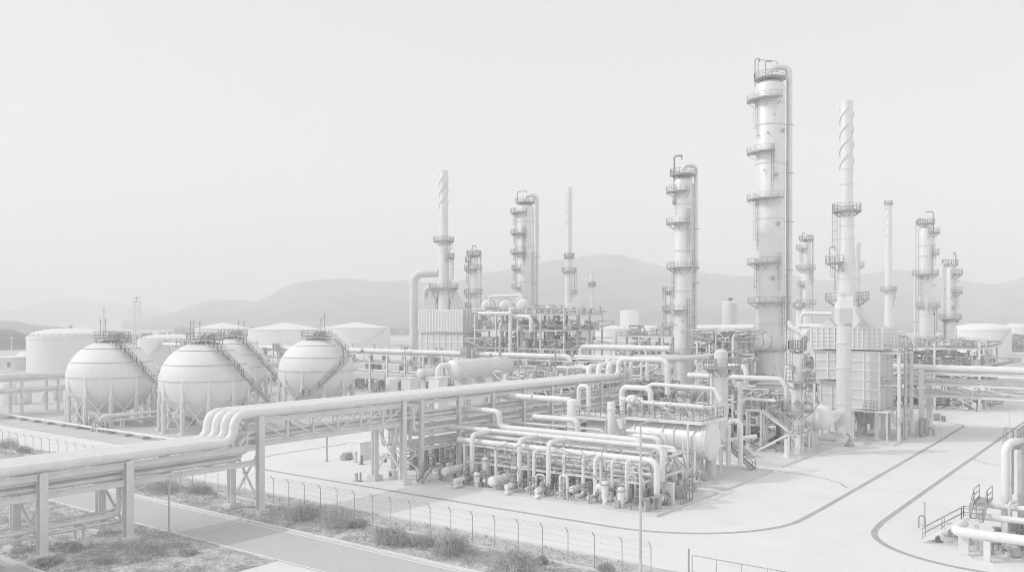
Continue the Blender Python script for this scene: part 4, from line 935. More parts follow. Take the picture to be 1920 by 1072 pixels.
def exchanger(p, q, r, label, group=None, m='pipe', saddles=True, z=PZ, cat='vessel', name='horizontal_drum', head=.45):
    p = Vector(p); q = Vector(q); t = (q - p).normalized(); root = thing(name, label, cat, (p.x, p.y, z), group)
    b = MB(); b.drum(p, q, r, 30, head); part('shell', b, M[m], root)
    for f in (.12, .88): b = MB(); e = p + (q - p) * f; b.cyl(e - t * .06, e + t * .06, r * 1.12, n=26); part('flange', b, M['pipe3'], root)
    for f in (.3, .7): b = MB(); e = p + (q - p) * f; b.cyl((e.x, e.y, e.z + r * .9), (e.x, e.y, e.z + r + .35), r * .25, n=10); b.cyl((e.x, e.y, e.z + r + .3), (e.x, e.y, e.z + r + .37), r * .42, n=12); part('nozzle', b, M['pipe3'], root)
    for f in (.22, .78):
        e = p + (q - p) * f; b = MB(); hh = e.z - r * .45 - z
        if hh > .1:
            a = math.atan2(t.y, t.x); b.box((e.x, e.y, z + hh / 2), (r * .45, r * 1.5, hh), a); part('saddle', b, M['fire'], root)
    return root
# ------------------------------------------------------------------ low pipe manifold on its pad
rack('pipe_rack', 'white post and beam frame carrying the low pipe manifold', 'v', [40.6, 45, 49.4, 53.8, 58.2, 62.6], (74.0, 83.6), [2.3, 4.15], [4.25] * 6, .26, .24, 'white', cat='support frame', plinth=False, z0=PZ)
rack('pipe_rack', 'second white post frame hidden deeper inside the low pipe manifold', 'v', [41.2, 46.4, 51.6, 56.8], (77.2, 80.4), [3.2, 4.9], [5.0] * 4, .22, .2, 'white', cat='support frame', plinth=False, z0=PZ)
pipe('frontmost thick white manifold pipe, turning down at its road end', [(74, 63.5, 4.6), (74, 38.9, 4.6), (74, 38.9, .9), (75.9, 38.9, .9)], .29, 'pipe', 'main manifold pipes', .75, 18, valves=(((75.5, 38.9, .9), (1, 0, 0)),))
pipe('higher thick white manifold pipe the risers hang from, also turning down', [(76.5, 68, 5.52), (76.5, 39.6, 5.52), (76.5, 39.6, 1.0), (78.2, 39.6, 1.0)], .26, 'pipe', 'main manifold pipes', .75, 18)
pipe('white manifold pipe that first drops in an elbow at the tiered rack', [(80, 68, 7.25), (80, 62.4, 7.25), (80, 62.4, 5.45), (80, 44, 5.45), (80, 44, 3.5)], .34, 'pipe', 'main manifold pipes', .7, 18)
pipe('short thick white pipe bending down beside the tall white drum post', [(84, 60.4, 6.45), (84, 54.2, 6.45), (84, 54.2, 4.6), (84, 50, 4.6)], .33, 'pipe', 'main manifold pipes', .7, 16)
pipe('thick white pipe leading from the tiered rack to the tall white drum post', [(88, 69, 8.25), (88, 57.8, 8.25), (88, 57.8, 7.4)], .4, 'pipe', bend=.7, n=16, flanges=1)
b = MB(); b.drum((88, 57.5, 1.2), (88, 57.5, 8.2), .68, 28, .35); b.cyl((88, 57.5, PZ), (88, 57.5, 1.2), .5, n=20); solo('upright_drum', b, M['white'], 'tall white drum post between manifold and vessel deck', 'vessel')
pipe('grey manifold header slung low under the frontmost thick pipe', [(76.2, 63, 2.72), (76.2, 40.4, 2.72)], .25, 'pipe2', 'manifold headers', n=14, flanges=3)
pipe('thin header running beside the low slung grey one', [(75.4, 63.5, 2.45), (75.4, 41, 2.45), (75.4, 41, .9)], .12, 'pipe', 'manifold headers', n=9, flanges=2)
rnd = random.Random(21)
for k, (u, z, r, va, vb, drop) in enumerate(((78.2, 4.45, .14, 66, 41, 1), (79.0, 4.42, .2, 66, 42.5, 1), (81.3, 4.45, .16, 66.5, 40.6, 0), (82.2, 5.2, .2, 66.5, 45, 1), (83.0, 4.5, .26, 66, 41.5, 1), (78.6, 2.6, .2, 63, 43, 0), (80.5, 2.6, .14, 64, 41, 0), (82.0, 2.6, .22, 62, 44, 1), (85.4, 4.6, .24, 66, 47, 1), (85.9, 5.3, .17, 66.8, 52, 1))):
    pts = [(u, va, z), (u, vb, z)] + ([(u, vb, .8)] if drop else [])
    pipe('white process pipe inside the low manifold running to the road end', pts, r, 'pipe' if k % 3 else 'pipe2', 'inner manifold pipes', .45, 12, flanges=2)
for k, (v, ut, zt_, ub, r) in enumerate(((60.8, 76.4, 5.45, 70.2, .27), (54.4, 76.4, 5.45, 70.8, .25), (50.7, 76.4, 5.45, 70.9, .25))):
    lab = ['front riser pipe dropping to the ground header nearest the grey bridge', 'middle front riser pipe behind the first small drum', 'front riser pipe nearest the lamp post'][k]
    pipe(lab, [(ut, v, zt_), (73.1, v, zt_), (73.1, v, .85), (ub, v, .85)], r, 'pipe', 'front riser pipes', .6, 16, valves=(((72.0, v, .85), (1, 0, 0)),))
    b = MB()
    b.box((ub + .6, v, PZ + .04), (1.5, .5, .08))
    for uu in (ub + .2, ub + 1.0): b.box((uu, v, .4), (.24, .4, .4)); b.cyl((uu, v, PZ), (uu, v, .6), .14, n=8)
    solo('pipe_support', b, M['white'], 'stub support under the foot of a front riser pipe', 'pipe support', 'riser foot supports')
rnd = random.Random(33)
for k in range(26):   # slim uprights hanging from the headers
    v = 41.2 + k * .86 + rnd.uniform(-.3, .3); u = rnd.choice((75.2, 77.4, 78.4, 79.6, 81.8)); r = rnd.choice((.07, .1, .13, .16)); zt_ = rnd.choice((4.3, 4.5, 2.6, 3.4))
    e = rnd.choice((-1.2, -.8, .9, 1.3))
    pipe('slim upright branch pipe inside the low manifold', [(u + e, v, zt_), (u, v, zt_), (u, v, .7), (u - e * .8, v + .1, .7)], r, rnd.choice(('pipe', 'pipe', 'pipe2', 'pipe3')), 'branch pipes of the manifold', .25, 9, valves=(((u, v, 1.5), (0, 0, 1)),) if k % 2 else ())
for k in range(13):    # inverted U loops
    v = 42 + k * 1.7 + rnd.uniform(-.5, .5); u = rnd.choice((72.9, 74.8, 79.2, 81)); h = rnd.uniform(1.6, 3.1); r = rnd.choice((.09, .12, .15)); w_ = rnd.uniform(.7, 1.1)
    pipe('white inverted U pipe loop standing in the low manifold', [(u, v, PZ), (u, v, h), (u, v - w_, h), (u, v - w_, PZ)], r, 'pipe', 'small pipe loops of the manifold', .3, 10)
exchanger((71.6, 63.5, 1.35), (75.6, 63.5, 1.35), .46, 'small horizontal drum beside the handrail steps by the grey bridge', 'small drums on the manifold pad')
exchanger((71.2, 56.6, 1.1), (75.2, 56.6, 1.1), .5, 'small horizontal drum on a skid between the first two front risers', 'small drums on the manifold pad')
exchanger((72.6, 47.6, 1.1), (76.2, 47.6, 1.1), .32, 'thin horizontal drum behind the front riser nearest the lamp post', 'small drums on the manifold pad')
exchanger((73.0, 44.6, 1.5), (77.6, 44.6, 1.5), .5, 'small horizontal drum near the manifold road end', 'small drums on the manifold pad')
exchanger((79.0, 52.0, 1.3), (83.0, 52.0, 1.3), .6, 'fatter drum hidden deep in the manifold', 'small drums on the manifold pad')
for k, (u, v, rz) in enumerate(((76.0, 52.4, 1.57), (75.4, 49.0, 0), (75.6, 45.6, .2), (72.8, 42.6, 1.57), (76.6, 59.2, 0), (78.8, 46.8, 0), (77.5, 42.0, 1.57), (80.5, 57.5, 0), (82, 48, 1.57), (76.8, 54.4, 0), (80.6, 42.2, 0))):
    pump(u, v, rz, 'small grey motor pump on a concrete block in the manifold', 'pumps on the manifold pad', .9)
for k, (u, v, h) in enumerate(((72.4, 43.6, 2.6), (72.0, 41.6, 2.3), (73.8, 59.5, 3.2), (75.6, 57.0, 3.8), (71.7, 59.0, 1.9), (75.0, 46.2, 2.4), (78.0, 50.5, 3.0))):   # filter pots
    root = thing('filter_pot', 'small upright filter pot on the manifold pad', 'vessel', (u, v, PZ), 'filter pots on the manifold pad')
    b = MB(); b.drum((u, v, .7), (u, v, h - .3), .34, 16, .5); b.cyl((u, v, PZ), (u, v, .7), .25, n=12); part('shell', b, M['pipe'], root)
    b = MB(); b.cyl((u, v, h - .55), (u, v, h - .42), .46, n=16); b.cyl((u, v, h - .1), (u, v, h + .5), .1, n=8); valve(b, (u, v, h + .5), (0, 0, 1), .1); part('top_valve', b, M['mid'], root)
exchanger((71.9, 58.2, .9), (73.4, 58.2, .9), .2, 'stubby little drum lying low before the filter pots', 'small drums on the manifold pad')
b = MB(); rl = MB(); flight(b, rl, [(70.3, 66.0, .1), (72.2, 66.0, 1.6), (73.4, 66.0, 1.6)], .8, .25, w=.06)
st = thing('steps', 'short handrailed steps at the foot of the tiered pipe rack', 'steps', (70.3, 66.0, .0)); part('stringer', b, M['mid'], st); part('railing', rl, M['rail'], st)
b = MB(); b.rail([(76.6, 37.7, PZ), (79.2, 37.7, PZ), (79.2, 39.2, PZ)], 1.9, .09, .7); solo('guard_frame', b, M['rail'], 'dark guard frame round the valves at the manifold road end', 'guard rail')
b = MB(); b.bb((76.0, 38.2, PZ), (76.35, 39.6, 2.3)); solo('end_plate', b, M['white'], 'white upright plate where the thick manifold pipe ends', 'plate')
for k, v in enumerate((57.6, 52.6, 48.9, 46.6, 45.2, 43.3, 41.7)):   # white drops along the front of the frame
    b = (.13, .17, .12, .16, .2, .14, .16)[k]; pipe('white vertical drop pipe with a low foot along the manifold front', [(75.2, v, 4.35), (73.2, v, 4.35), (73.2, v, .7), (71.9, v, .7)], b, 'pipe', 'drop pipes of the manifold front', .35, 12, valves=(((73.2, v, 1.5), (0, 0, 1)),) if k % 2 else ())
# ------------------------------------------------------------------ big horizontal vessel and its deck
VU, VZ, VR = 90.6, 4.5, 2.0
ves = thing('horizontal_vessel', 'big pale horizontal vessel with a bolted round end under the railed deck', 'vessel', (VU, 48, PZ))
b = MB(); b.drum((VU, 40.7, VZ), (VU, 56, VZ), VR, 48, .16); part('shell', b, M['shell'], ves)
b = MB(); b.lathe((VU, 41.3, VZ), (VU, 40.7, VZ), [(0, VR), (0, VR * 1.09), (.28, VR * 1.09), (.28, VR), (.32, VR), (.32, VR * 1.09), (.6, VR * 1.09), (.6, VR * .96)], 48, False)
for i in range(36): a = i * math.pi / 18; b.cyl((VU + VR * 1.045 * math.cos(a), 40.62, VZ + VR * 1.045 * math.sin(a)), (VU + VR * 1.045 * math.cos(a), 41.38, VZ + VR * 1.045 * math.sin(a)), .06, n=6)
part('end_flange', b, M['steel2'], ves)
b = MB()
for v in (44.6, 46.0, 49.6, 53): b = MB(); b.lathe((VU, v - .12, VZ), (VU, v + .12, VZ), [(0, VR), (0, VR + .13), (.24, VR + .13), (.24, VR)], 40, False); part('strap', b, M['white'], ves)
for v in (43.0, 47.5, 53.0):
    b = MB(); b.bb((VU - 1.5, v - .5, PZ), (VU + 1.5, v + .5, 3.0)); part('saddle', b, M['fire'], ves)
for v in (41.6, 44.5): 
    b = MB(); b.cyl((VU + 1.9, v + .2, PZ), (VU + 1.9, v + .2, 2.9), .6, n=20); b.cyl((VU + 1.9, v + .2, 2.9), (VU + 1.9, v + .2, 3.05), .72, n=20); solo('concrete_pillar', b, M['fire'], 'round concrete pillar beside the bolted vessel end', 'pillar', 'round pillars at the big vessel')
dk = thing('deck_platform', 'railed steel deck above the big horizontal vessel', 'platform', (87.4, 46, PZ)); DZ = 6.72
b = MB(); b.bb((88.5, 41.2, DZ - .1), (95, 51.5, DZ)); part('floor', b, M['steel2'], dk)
b = MB(); b.bb((88.3, 41.0, DZ - .3), (88.5, 51.6, DZ + .06)); b.bb((88.51, 41.0, DZ - .3), (95.1, 41.19, DZ + .05)); part('edge_beam', b, M['white'], dk)
b = MB(); b.rail([(88.6, 51.4, DZ), (88.6, 41.3, DZ), (94.9, 41.3, DZ), (94.9, 51.4, DZ)], 1.15, .065, .75); part('railing', b, M['rail'], dk)
for u, v in ((88.3, 42.6), (88.3, 50.8), (94.7, 41.6), (94.7, 50.8)):
    b = MB(); b.cyl((u, v, PZ), (u, v, DZ - .3), .12, n=10); part('post', b, M['white'], dk)
b = MB(); b.drum((87.6, 51.9, 1), (87.6, 51.9, 8.3), .46, 22, .3); b.cyl((87.6, 51.9, 7.5), (87.6, 51.9, 7.7), .56, n=22); b.cyl((87.6, 51.9, PZ), (87.6, 51.9, 1), .3, n=12); solo('upright_drum', b, M['white'], 'slim white upright drum at the corner of the vessel deck', 'vessel')
d2 = thing('deck_platform', 'small lower deck carrying a tall pipe loop beside the vessel deck', 'platform', (88, 55, PZ)); z2 = 6.5
b = MB(); b.bb((87.6, 52.6, z2 - .1), (92, 58.6, z2)); b.bb((87.5, 52.5, z2 - .35), (87.6, 58.7, z2 + .03)); part('floor', b, M['steel2'], d2)
b = MB(); b.rail([(87.7, 58.5, z2), (87.7, 52.7, z2)], 1.1, .065, .75); part('railing', b, M['rail'], d2)
for v in (53, 58): b = MB(); b.cyl((88.2, v, PZ), (88.2, v, z2 - .1), .14, n=8); part('post', b, M['white'], d2)
# pipework on the decks
pipe('tall slim inverted U pipe on the small lower deck', [(89.5, 57.6, z2), (89.5, 57.6, 9.9), (89.5, 56.2, 9.9), (89.5, 56.2, z2)], .27, 'pipe', 'pipe loops above the vessel deck', .5, 14)
pipe('wide inverted U pipe rising behind the vessel deck', [(92.8, 53.5, z2), (92.8, 53.5, 9.75), (92.8, 49.6, 9.75), (92.8, 49.6, DZ)], .33, 'pipe', 'pipe loops above the vessel deck', .7, 16)
pipe('long white pipe lying along the deck above the railing', [(90.6, 52.4, 8.55), (90.6, 50, 8.3), (90.6, 41.8, 8.2)], .24, 'pipe', 'pipes on the vessel deck', .4, 14, flanges=3)
pipe('white pipe stepping over the far side of the vessel deck', [(96.2, 52, 9.6), (96.2, 51, 10.0), (96.2, 43, 9.8), (96.2, 42.2, 8.4)], .25, 'pipe', 'pipes on the vessel deck', .4, 12)
for k, (u, v) in enumerate(((89.6, 50.3), (91.8, 47.6), (89.8, 46), (92.4, 44.8), (90, 43.4), (93.2, 42.4), (91.6, 50.4))):
    root = thing('deck_pump', 'white pump or valve block crowded on the vessel deck', 'pump', (u, v, DZ), 'machines on the vessel deck'); h = (.9, 1.5, 1.1, 1.4, .9, 1.2, 1.9)[k]
    b = MB(); b.drum((u, v, DZ + .3), (u, v, DZ + h), .42, 16, .4); b.box((u, v, DZ + .15), (1.1, 1.0, .3)); part('casing', b, M['white'], root)
    b = MB(); b.cyl((u, v, DZ + h), (u, v, DZ + h + .5), .16, n=8); b.cyl((u - .7, v, DZ + .7), (u + .7, v, DZ + .7), .14, n=8); valve(b, (u - .7, v, DZ + .7), (1, 0, 0), .14); part('motor', b, M['mid'], root)
b = MB(); b.drum((91.2, 51.2, DZ + .5), (91.2, 51.2, DZ + 2.0), .62, 20, .5); b.cyl((91.2, 51.2, DZ), (91.2, 51.2, DZ + .5), .5, n=16); solo('upright_drum', b, M['white'], 'squat white pot at the far corner of the vessel deck', 'vessel')
for k in range(10):
    rnd = random.Random(50 + k); u, v = rnd.uniform(88.5, 94), rnd.uniform(41.5, 50.8); h = rnd.uniform(.7, 1.9); l = rnd.uniform(.8, 2.6)
    pipe('thin bent pipe among the machines on the vessel deck', [(u, v, DZ), (u, v, DZ + h), (u, v - l, DZ + h), (u, v - l, DZ + h * .3)], rnd.choice((.06, .09, .12)), rnd.choice(('pipe', 'pipe3', 'mid')), 'thin pipes on the vessel deck', .2, 8)
# pipes and posts in front of and under the vessel
pipe('pair of thick white standpipes before the big vessel, camera side one', [(86.2, 48.2, 4.9), (86.2, 45.0, 4.9), (86.2, 45.0, .5)], .33, 'pipe', bend=.7, n=16)
pipe('white standpipe close behind the thick one before the big vessel', [(87.0, 49.5, 5.3), (87.0, 44.7, 5.3), (87.0, 44.7, .5)], .25, 'pipe', bend=.6, n=14)
pipe('slim white post pipe near the bolted vessel end', [(87.2, 42.6, .3), (87.2, 42.6, 4.9)], .15, 'pipe', 'post pipes by the vessel end', n=10)
pipe('slim white post pipe nearest the bolted vessel end', [(87.6, 41.4, .3), (87.6, 41.4, 5.2)], .11, 'pipe', 'post pipes by the vessel end', n=10)
pump(88.2, 41.4, 1.0, 'white pump set under the bolted end of the big vessel', 'pumps under the big vessel', 1.5); pump(89.6, 45.6, 0, 'white pump set under the middle of the big vessel', 'pumps under the big vessel', 1.4)
exchanger((88.2, 48, 1.6), (88.2, 43.6, 1.6), .55, 'small horizontal drum tucked under the big vessel')
pipe('white inverted U pipe standing behind the bolted vessel end', [(96.5, 41.4, 1), (96.5, 41.4, 6.2), (96.5, 39.9, 6.2), (96.5, 39.9, 1)], .28, 'pipe', bend=.6, n=14)
pipe('white pipe leaning out from behind the bolted vessel end', [(96, 42.0, 3.8), (99.5, 39.2, 4.2)], .24, 'pipe', n=12)
b = MB(); rl = MB(); flight(b, rl, [(99.3, 43.4, 2.55), (99.3, 42.4, 2.55), (99.3, 39.4, .3)], .95, .25, w=.055); st = thing('stair', 'short dark railed stair coming down to the pad from the big vessel', 'stair', (99.3, 39.4, PZ)); part('stringer', b, M['mid'], st); part('railing', rl, M['rail'], st)
b = MB(); b.bb((98.6, 43, 2.4), (101, 46, 2.55)); b.cyl((98.8, 43.2, PZ), (98.8, 43.2, 2.4), .1, n=8); b.cyl((100.8, 43.2, PZ), (100.8, 43.2, 2.4), .1, n=8); part('landing', b, M['steel'], st)
# ------------------------------------------------------------------ zigzag stair, round ended drum
zs = thing('stair', 'pale zigzag stair with railed flights beside the near slender column', 'stair', (115.3, 42, PZ)); b = MB(); rl = MB()
flight(b, rl, [(115.3, 40.5, 2.85), (115.3, 44.5, 5.55), (115.3, 46.8, 5.55)], .95, .25, w=.05); part('stringer', b, M['white'], zs); part('railing', rl, M['rail'], zs)
b = MB(); rl = MB(); flight(b, rl, [(114.2, 44.8, PZ), (114.2, 40.5, 2.85)], .95, .25, w=.0001); part('stringer', b, M['white'], zs)
b = MB(); b.bb((113.6, 39.0, 2.75), (116, 40.5, 2.85))
part('landing', b, M['white'], zs)
for u, v, h in ((113.8, 39.2, 2.75), (113.8, 40.4, 2.75), (114.8, 44.6, 5.5), (115.8, 44.6, 5.5), (114.8, 46.6, 5.5), (115.8, 46.6, 5.5)): b = MB(); b.cyl((u, v, PZ), (u, v, h), .15, n=10); part('post', b, M['white'], zs)
b = MB(); rl = MB(); rl.rail([(113.7, 40.4, 2.85), (113.7, 39.1, 2.85), (115.9, 39.1, 2.85)], 1.1, .06, .6); part('railing', rl, M['rail'], zs)
exchanger((123.2, 38.9, 4.3), (123.2, 45.5, 4.3), 1.7, 'pale drum with a smooth rounded end beside the thick flue duct', None, 'tank', head=.8)
pipe('white pipe joining the round ended drum to the flue duct', [(124.4, 39.6, 4.4), (130.5, 38.5, 4.4)], .42, 'pipe', bend=.8, n=16)
for k in range(7):
    rnd = random.Random(80 + k); u, v = 111 + k * 1.6, 39 + rnd.uniform(0, 2.5); h = rnd.uniform(1.2, 3.4)
    b = MB(); b.cyl((u, v, PZ), (u, v, h), rnd.choice((.16, .22, .3)), n=12); b.cyl((u, v, h), (u, v, h + .1), .34, n=12); b.box((u, v, PZ + .1), (.7, .7, .2)); solo('standpipe', b, M['pipe'], 'short capped standpipe at the foot of the near slender column', 'pipe', 'standpipes by the near column')
for k in range(5): pump(108 + k * 3.6, 44 + (k % 2) * 2.5, k * .8, 'dark motor pump in the shade behind the zigzag stair', 'pumps behind the zigzag stair', 1.2)
pipe('long white pipe crossing in front of the two tallest towers', [(127, 57, 9.75), (118, 57, 9.75), (118, 43, 9.75), (118, 42.2, 8.6), (118, 42.2, .4)], .36, 'pipe', bend=.7, n=16)
pipe('upper white pipe elbowing down in front of the tallest tower', [(119.5, 55, 11.2), (119.5, 48.6, 11.2), (119.5, 48.6, 8.6)], .36, 'pipe', bend=.9, n=16)
pipe('white pipe bent like a gate behind the zigzag stair', [(112.6, 46.9, .4), (112.6, 46.9, 6.6), (113.2, 46.0, 7.3), (113.2, 42.0, 7.2)], .2, 'pipe', bend=.5, n=12)
pipe('slender white upright rising behind the zigzag stair', [(115, 47.6, .4), (115, 47.6, 9.4)], .3, 'pipe', n=12, flanges=1)
# ------------------------------------------------------------------ bullet vessel above the bridge
hv = thing('horizontal_vessel', 'long pale bullet vessel on a raised frame above the pipe bridge', 'vessel', (138, 113, 0))
b = MB(); b.drum((130, 113, 8.05), (147, 113, 8.05), 2.0, 40, .4); part('shell', b, M['shell'], hv)
b = MB()
for u in (131, 139.5, 143.5): b = MB(); b.lathe((u - .1, 113, 8.05), (u + .1, 113, 8.05), [(0, 2.0), (0, 2.12), (.2, 2.12), (.2, 2.0)], 36, False); part('strap', b, M['steel2'], hv)
for u in (133, 138, 143.5): b = MB(); b.bb((u - .5, 111.4, 0), (u + .5, 114.6, 6.7)); part('saddle', b, M['fire'], hv)
b = MB(); b.tube([(129.6, 113.6, 8.9), (127.4, 114.6, 8.9), (127.4, 114.6, 5.2)], .62, 18, 1.2); part('inlet_pipe', b, M['white'], hv)
b = MB(); b.tube([(136, 113, 10), (136, 113, 11.4), (140, 113, 11.4)], .2, 10, .4); b.cyl((145, 113, 10), (145, 113, 11.2), .3, n=10); part('nozzle', b, M['mid'], hv)
for k, (px, y, w_, dd) in enumerate(((735, 707, 11, 176), (769, 709, 12, 174), (822, 708, 15, 168))):
    c = DP(px, HY, dd); zt_ = zat(y, dd); b = MB()
    if k == 0: b.drum((c.x, c.y, .5), (c.x, c.y, zt_ - .4), rad(w_, dd), 24, .35); b.cyl((c.x, c.y, 0), (c.x, c.y, .5), 1.0, n=20)
    else: b.box((c.x, c.y, zt_ / 2), (2.6, 2.4, zt_)); b.box((c.x, c.y, zt_ + .09), (2.9, 2.7, .18))
    solo('upright_tank' if k == 0 else 'equipment_cabin', b, M['white'], ['small round white tank before the rack behind the pipe bridge', 'plain white cabin block next to the small round white tank', 'white block below the elbow of the bullet vessel'][k], 'tank' if k == 0 else 'cabin')
p = DP(787, 700, 178); exchanger(tuple(p), tuple(p + V(4.5, 0, 0)), .95, 'small pale drum on a stand between the white cabin blocks', None, 'white', z=0)
# ------------------------------------------------------------------ unit at the lower right corner
cu = thing('deck_platform', 'railed high deck on dark posts at the lower right corner', 'platform', (86, 5, 0))
b = MB(); b.bb((82, -4, 7.55), (91, 10.3, 7.7)); b.bb((81.8, -4, 7.35), (82, 10.4, 7.78)); b.bb((82.01, 10.3, 7.35), (91, 10.45, 7.77)); part('floor', b, M['mid'], cu)
b = MB(); b.rail([(82.1, -3.8, 7.7), (82.1, 10.2, 7.7), (90.8, 10.2, 7.7), (90.8, -3, 7.7)], 1.2, .07, 1.0); part('railing', b, M['rail'], cu)
for u, v in ((82.4, 9.8), (82.4, 2), (90.4, 9.8)): b = MB(); col_i(b, u, v, 0, 7.35, .3); part('post', b, M['steel'], cu)
b = MB(); ladder(b, (84, 10.75, 3.3), (84, 10.75, 8.8), (0, 1, 0)); part('ladder', b, M['rail'], cu)
b = MB(); ladder(b, (81.6, 8.9, .4), (81.6, 8.9, 8.8), (-1, 0, 0), cage=False); part('ladder', b, M['rail'], cu)
b = MB(); b.drum((81.2, 7.2, 1.0), (81.2, 7.2, 5.3), 1.0, 30, .5); b.cyl((81.2, 7.2, 0), (81.2, 7.2, 1.0), .85, n=24); solo('upright_drum', b, M['white'], 'upright white drum under the high deck at the lower right corner', 'vessel')
pipe('thick white upright pipe curving over onto the corner deck', [(80.9, 10.9, .3), (80.9, 10.9, 7.95), (84, 9, 7.95)], .33, 'pipe', bend=.9, n=18)
pipe('thick low white pipe with a rounded elbow at the lower right corner', [(77, 13.2, 1.95), (73, 13.2, 1.95), (73, -2, 1.95)], .37, 'pipe', bend=.75, n=18)
pipe('white pipe crossing behind the thick low elbow pipe', [(78.6, 12.6, 2.2), (78.6, -2, 2.2)], .27, 'pipe', 'low corner pipes', n=14, flanges=2)
pipe('upper white pipe beside the corner stair landing', [(80.0, 13.4, 2.9), (80.0, -2, 2.9)], .24, 'pipe', 'low corner pipes', n=14, flanges=2)
pipe('slimmer grey pipe low behind the corner pipe posts', [(76.0, 11.8, 1.0), (76.0, -2, 1.0)], .16, 'pipe2', 'low corner pipes', n=10, flanges=2)
for k, (u, v, h) in enumerate(((75.2, 13.1, 1.7), (73.9, 12.6, 1.6), (72.9, 11.0, 1.6), (72.9, 7.4, 1.6), (78.4, 10.6, 1.95), (78.4, 7, 1.95))):
    b = MB(); b.bb((u - .22, v - .22, .05), (u + .22, v + .22, h)); b.bb((u - .45, v - .45, 0), (u + .45, v + .45, .06)); solo('pipe_support', b, M['steel2'], 'square post under the low pipes at the lower right corner', 'pipe support', 'corner pipe posts')
for k, (u, v, z, r) in enumerate(((81.6, 10.0, 7.3, .12), (82.0, 9.6, 7.3, .09), (83.2, 10.8, 7.3, .1), (80.2, 8.9, 4.2, .15), (79.4, 10.4, 3.4, .12), (79.8, 6.0, 5.6, .14))):
    pipe('slim upright pipe among the corner deck posts', [(u, v, .1), (u, v, z), (u + .9, v - .4, z)], r, 'pipe' if k % 2 else 'pipe2', 'slim uprights of the corner unit', .25, 10, flanges=1)
cs = thing('stair', 'dark railed stair in two flights at the lower right corner', 'stair', (76.6, 14, 0)); b = MB(); rl = MB()
flight(b, rl, [(76.6, 16.1, .12), (76.6, 13.3, 2.1), (76.6, 12.0, 2.1)], .95, .25, w=.055); part('stringer', b, M['steel2'], cs); part('railing', rl, M['rail'], cs)
b = MB(); rl = MB(); flight(b, rl, [(77.1, 12.4, 2.1), (79.0, 12.4, 3.2), (81.5, 12.4, 3.2)], .95, .25, w=.055); part('stringer', b, M['mid'], cs); part('railing', rl, M['rail'], cs)
b = MB(); b.cyl((76.3, 13.1, 0), (76.3, 13.1, 2.0), .12, n=8); b.cyl((76.3, 12.2, 0), (76.3, 12.2, 2.0), .12, n=8); b.cyl((79.2, 12.8, 0), (79.2, 12.8, 3.1), .12, n=8); part('post', b, M['steel2'], cs)
for k, (u, v, rz) in enumerate(((77.6, 8.6, 0), (75.4, 9.6, .3), (78.2, 14.0, 1.2))): pump(u, v, rz, 'motor pump between the posts of the lower right corner', 'pumps of the corner unit', 1.1, z=0)
b = MB(); b.lathe((77.2, 15.2, 0), (77.2, 15.2, .8), [(0, .42), (.06, .42), (.06, .26), (.75, .05), (.8, .03)], 14); solo('traffic_cone', b, M['dark'], 'dark traffic cone under the corner stair', 'cone')
pts = [(82.4, 17.3, 0), (82.4, 17.3, 2.1)]; b = MB(); b.cyl(*pts, .09, n=10); b.box((82.4, 17.3, .05), (.4, .4, .1)); solo('bollard', b, M['pipe3'], 'lone slim post on the concrete behind the corner stair', 'post')
b = MB(); b.tube([(81.2, 17.5, 0), (81.2, 17.5, 1.1), (81.2, 17.0, 1.1), (81.2, 17.0, 0)], .06, 8, .24); solo('bollard', b, M['rail'], 'small hoop bollard beside the lone slim post', 'bollard')
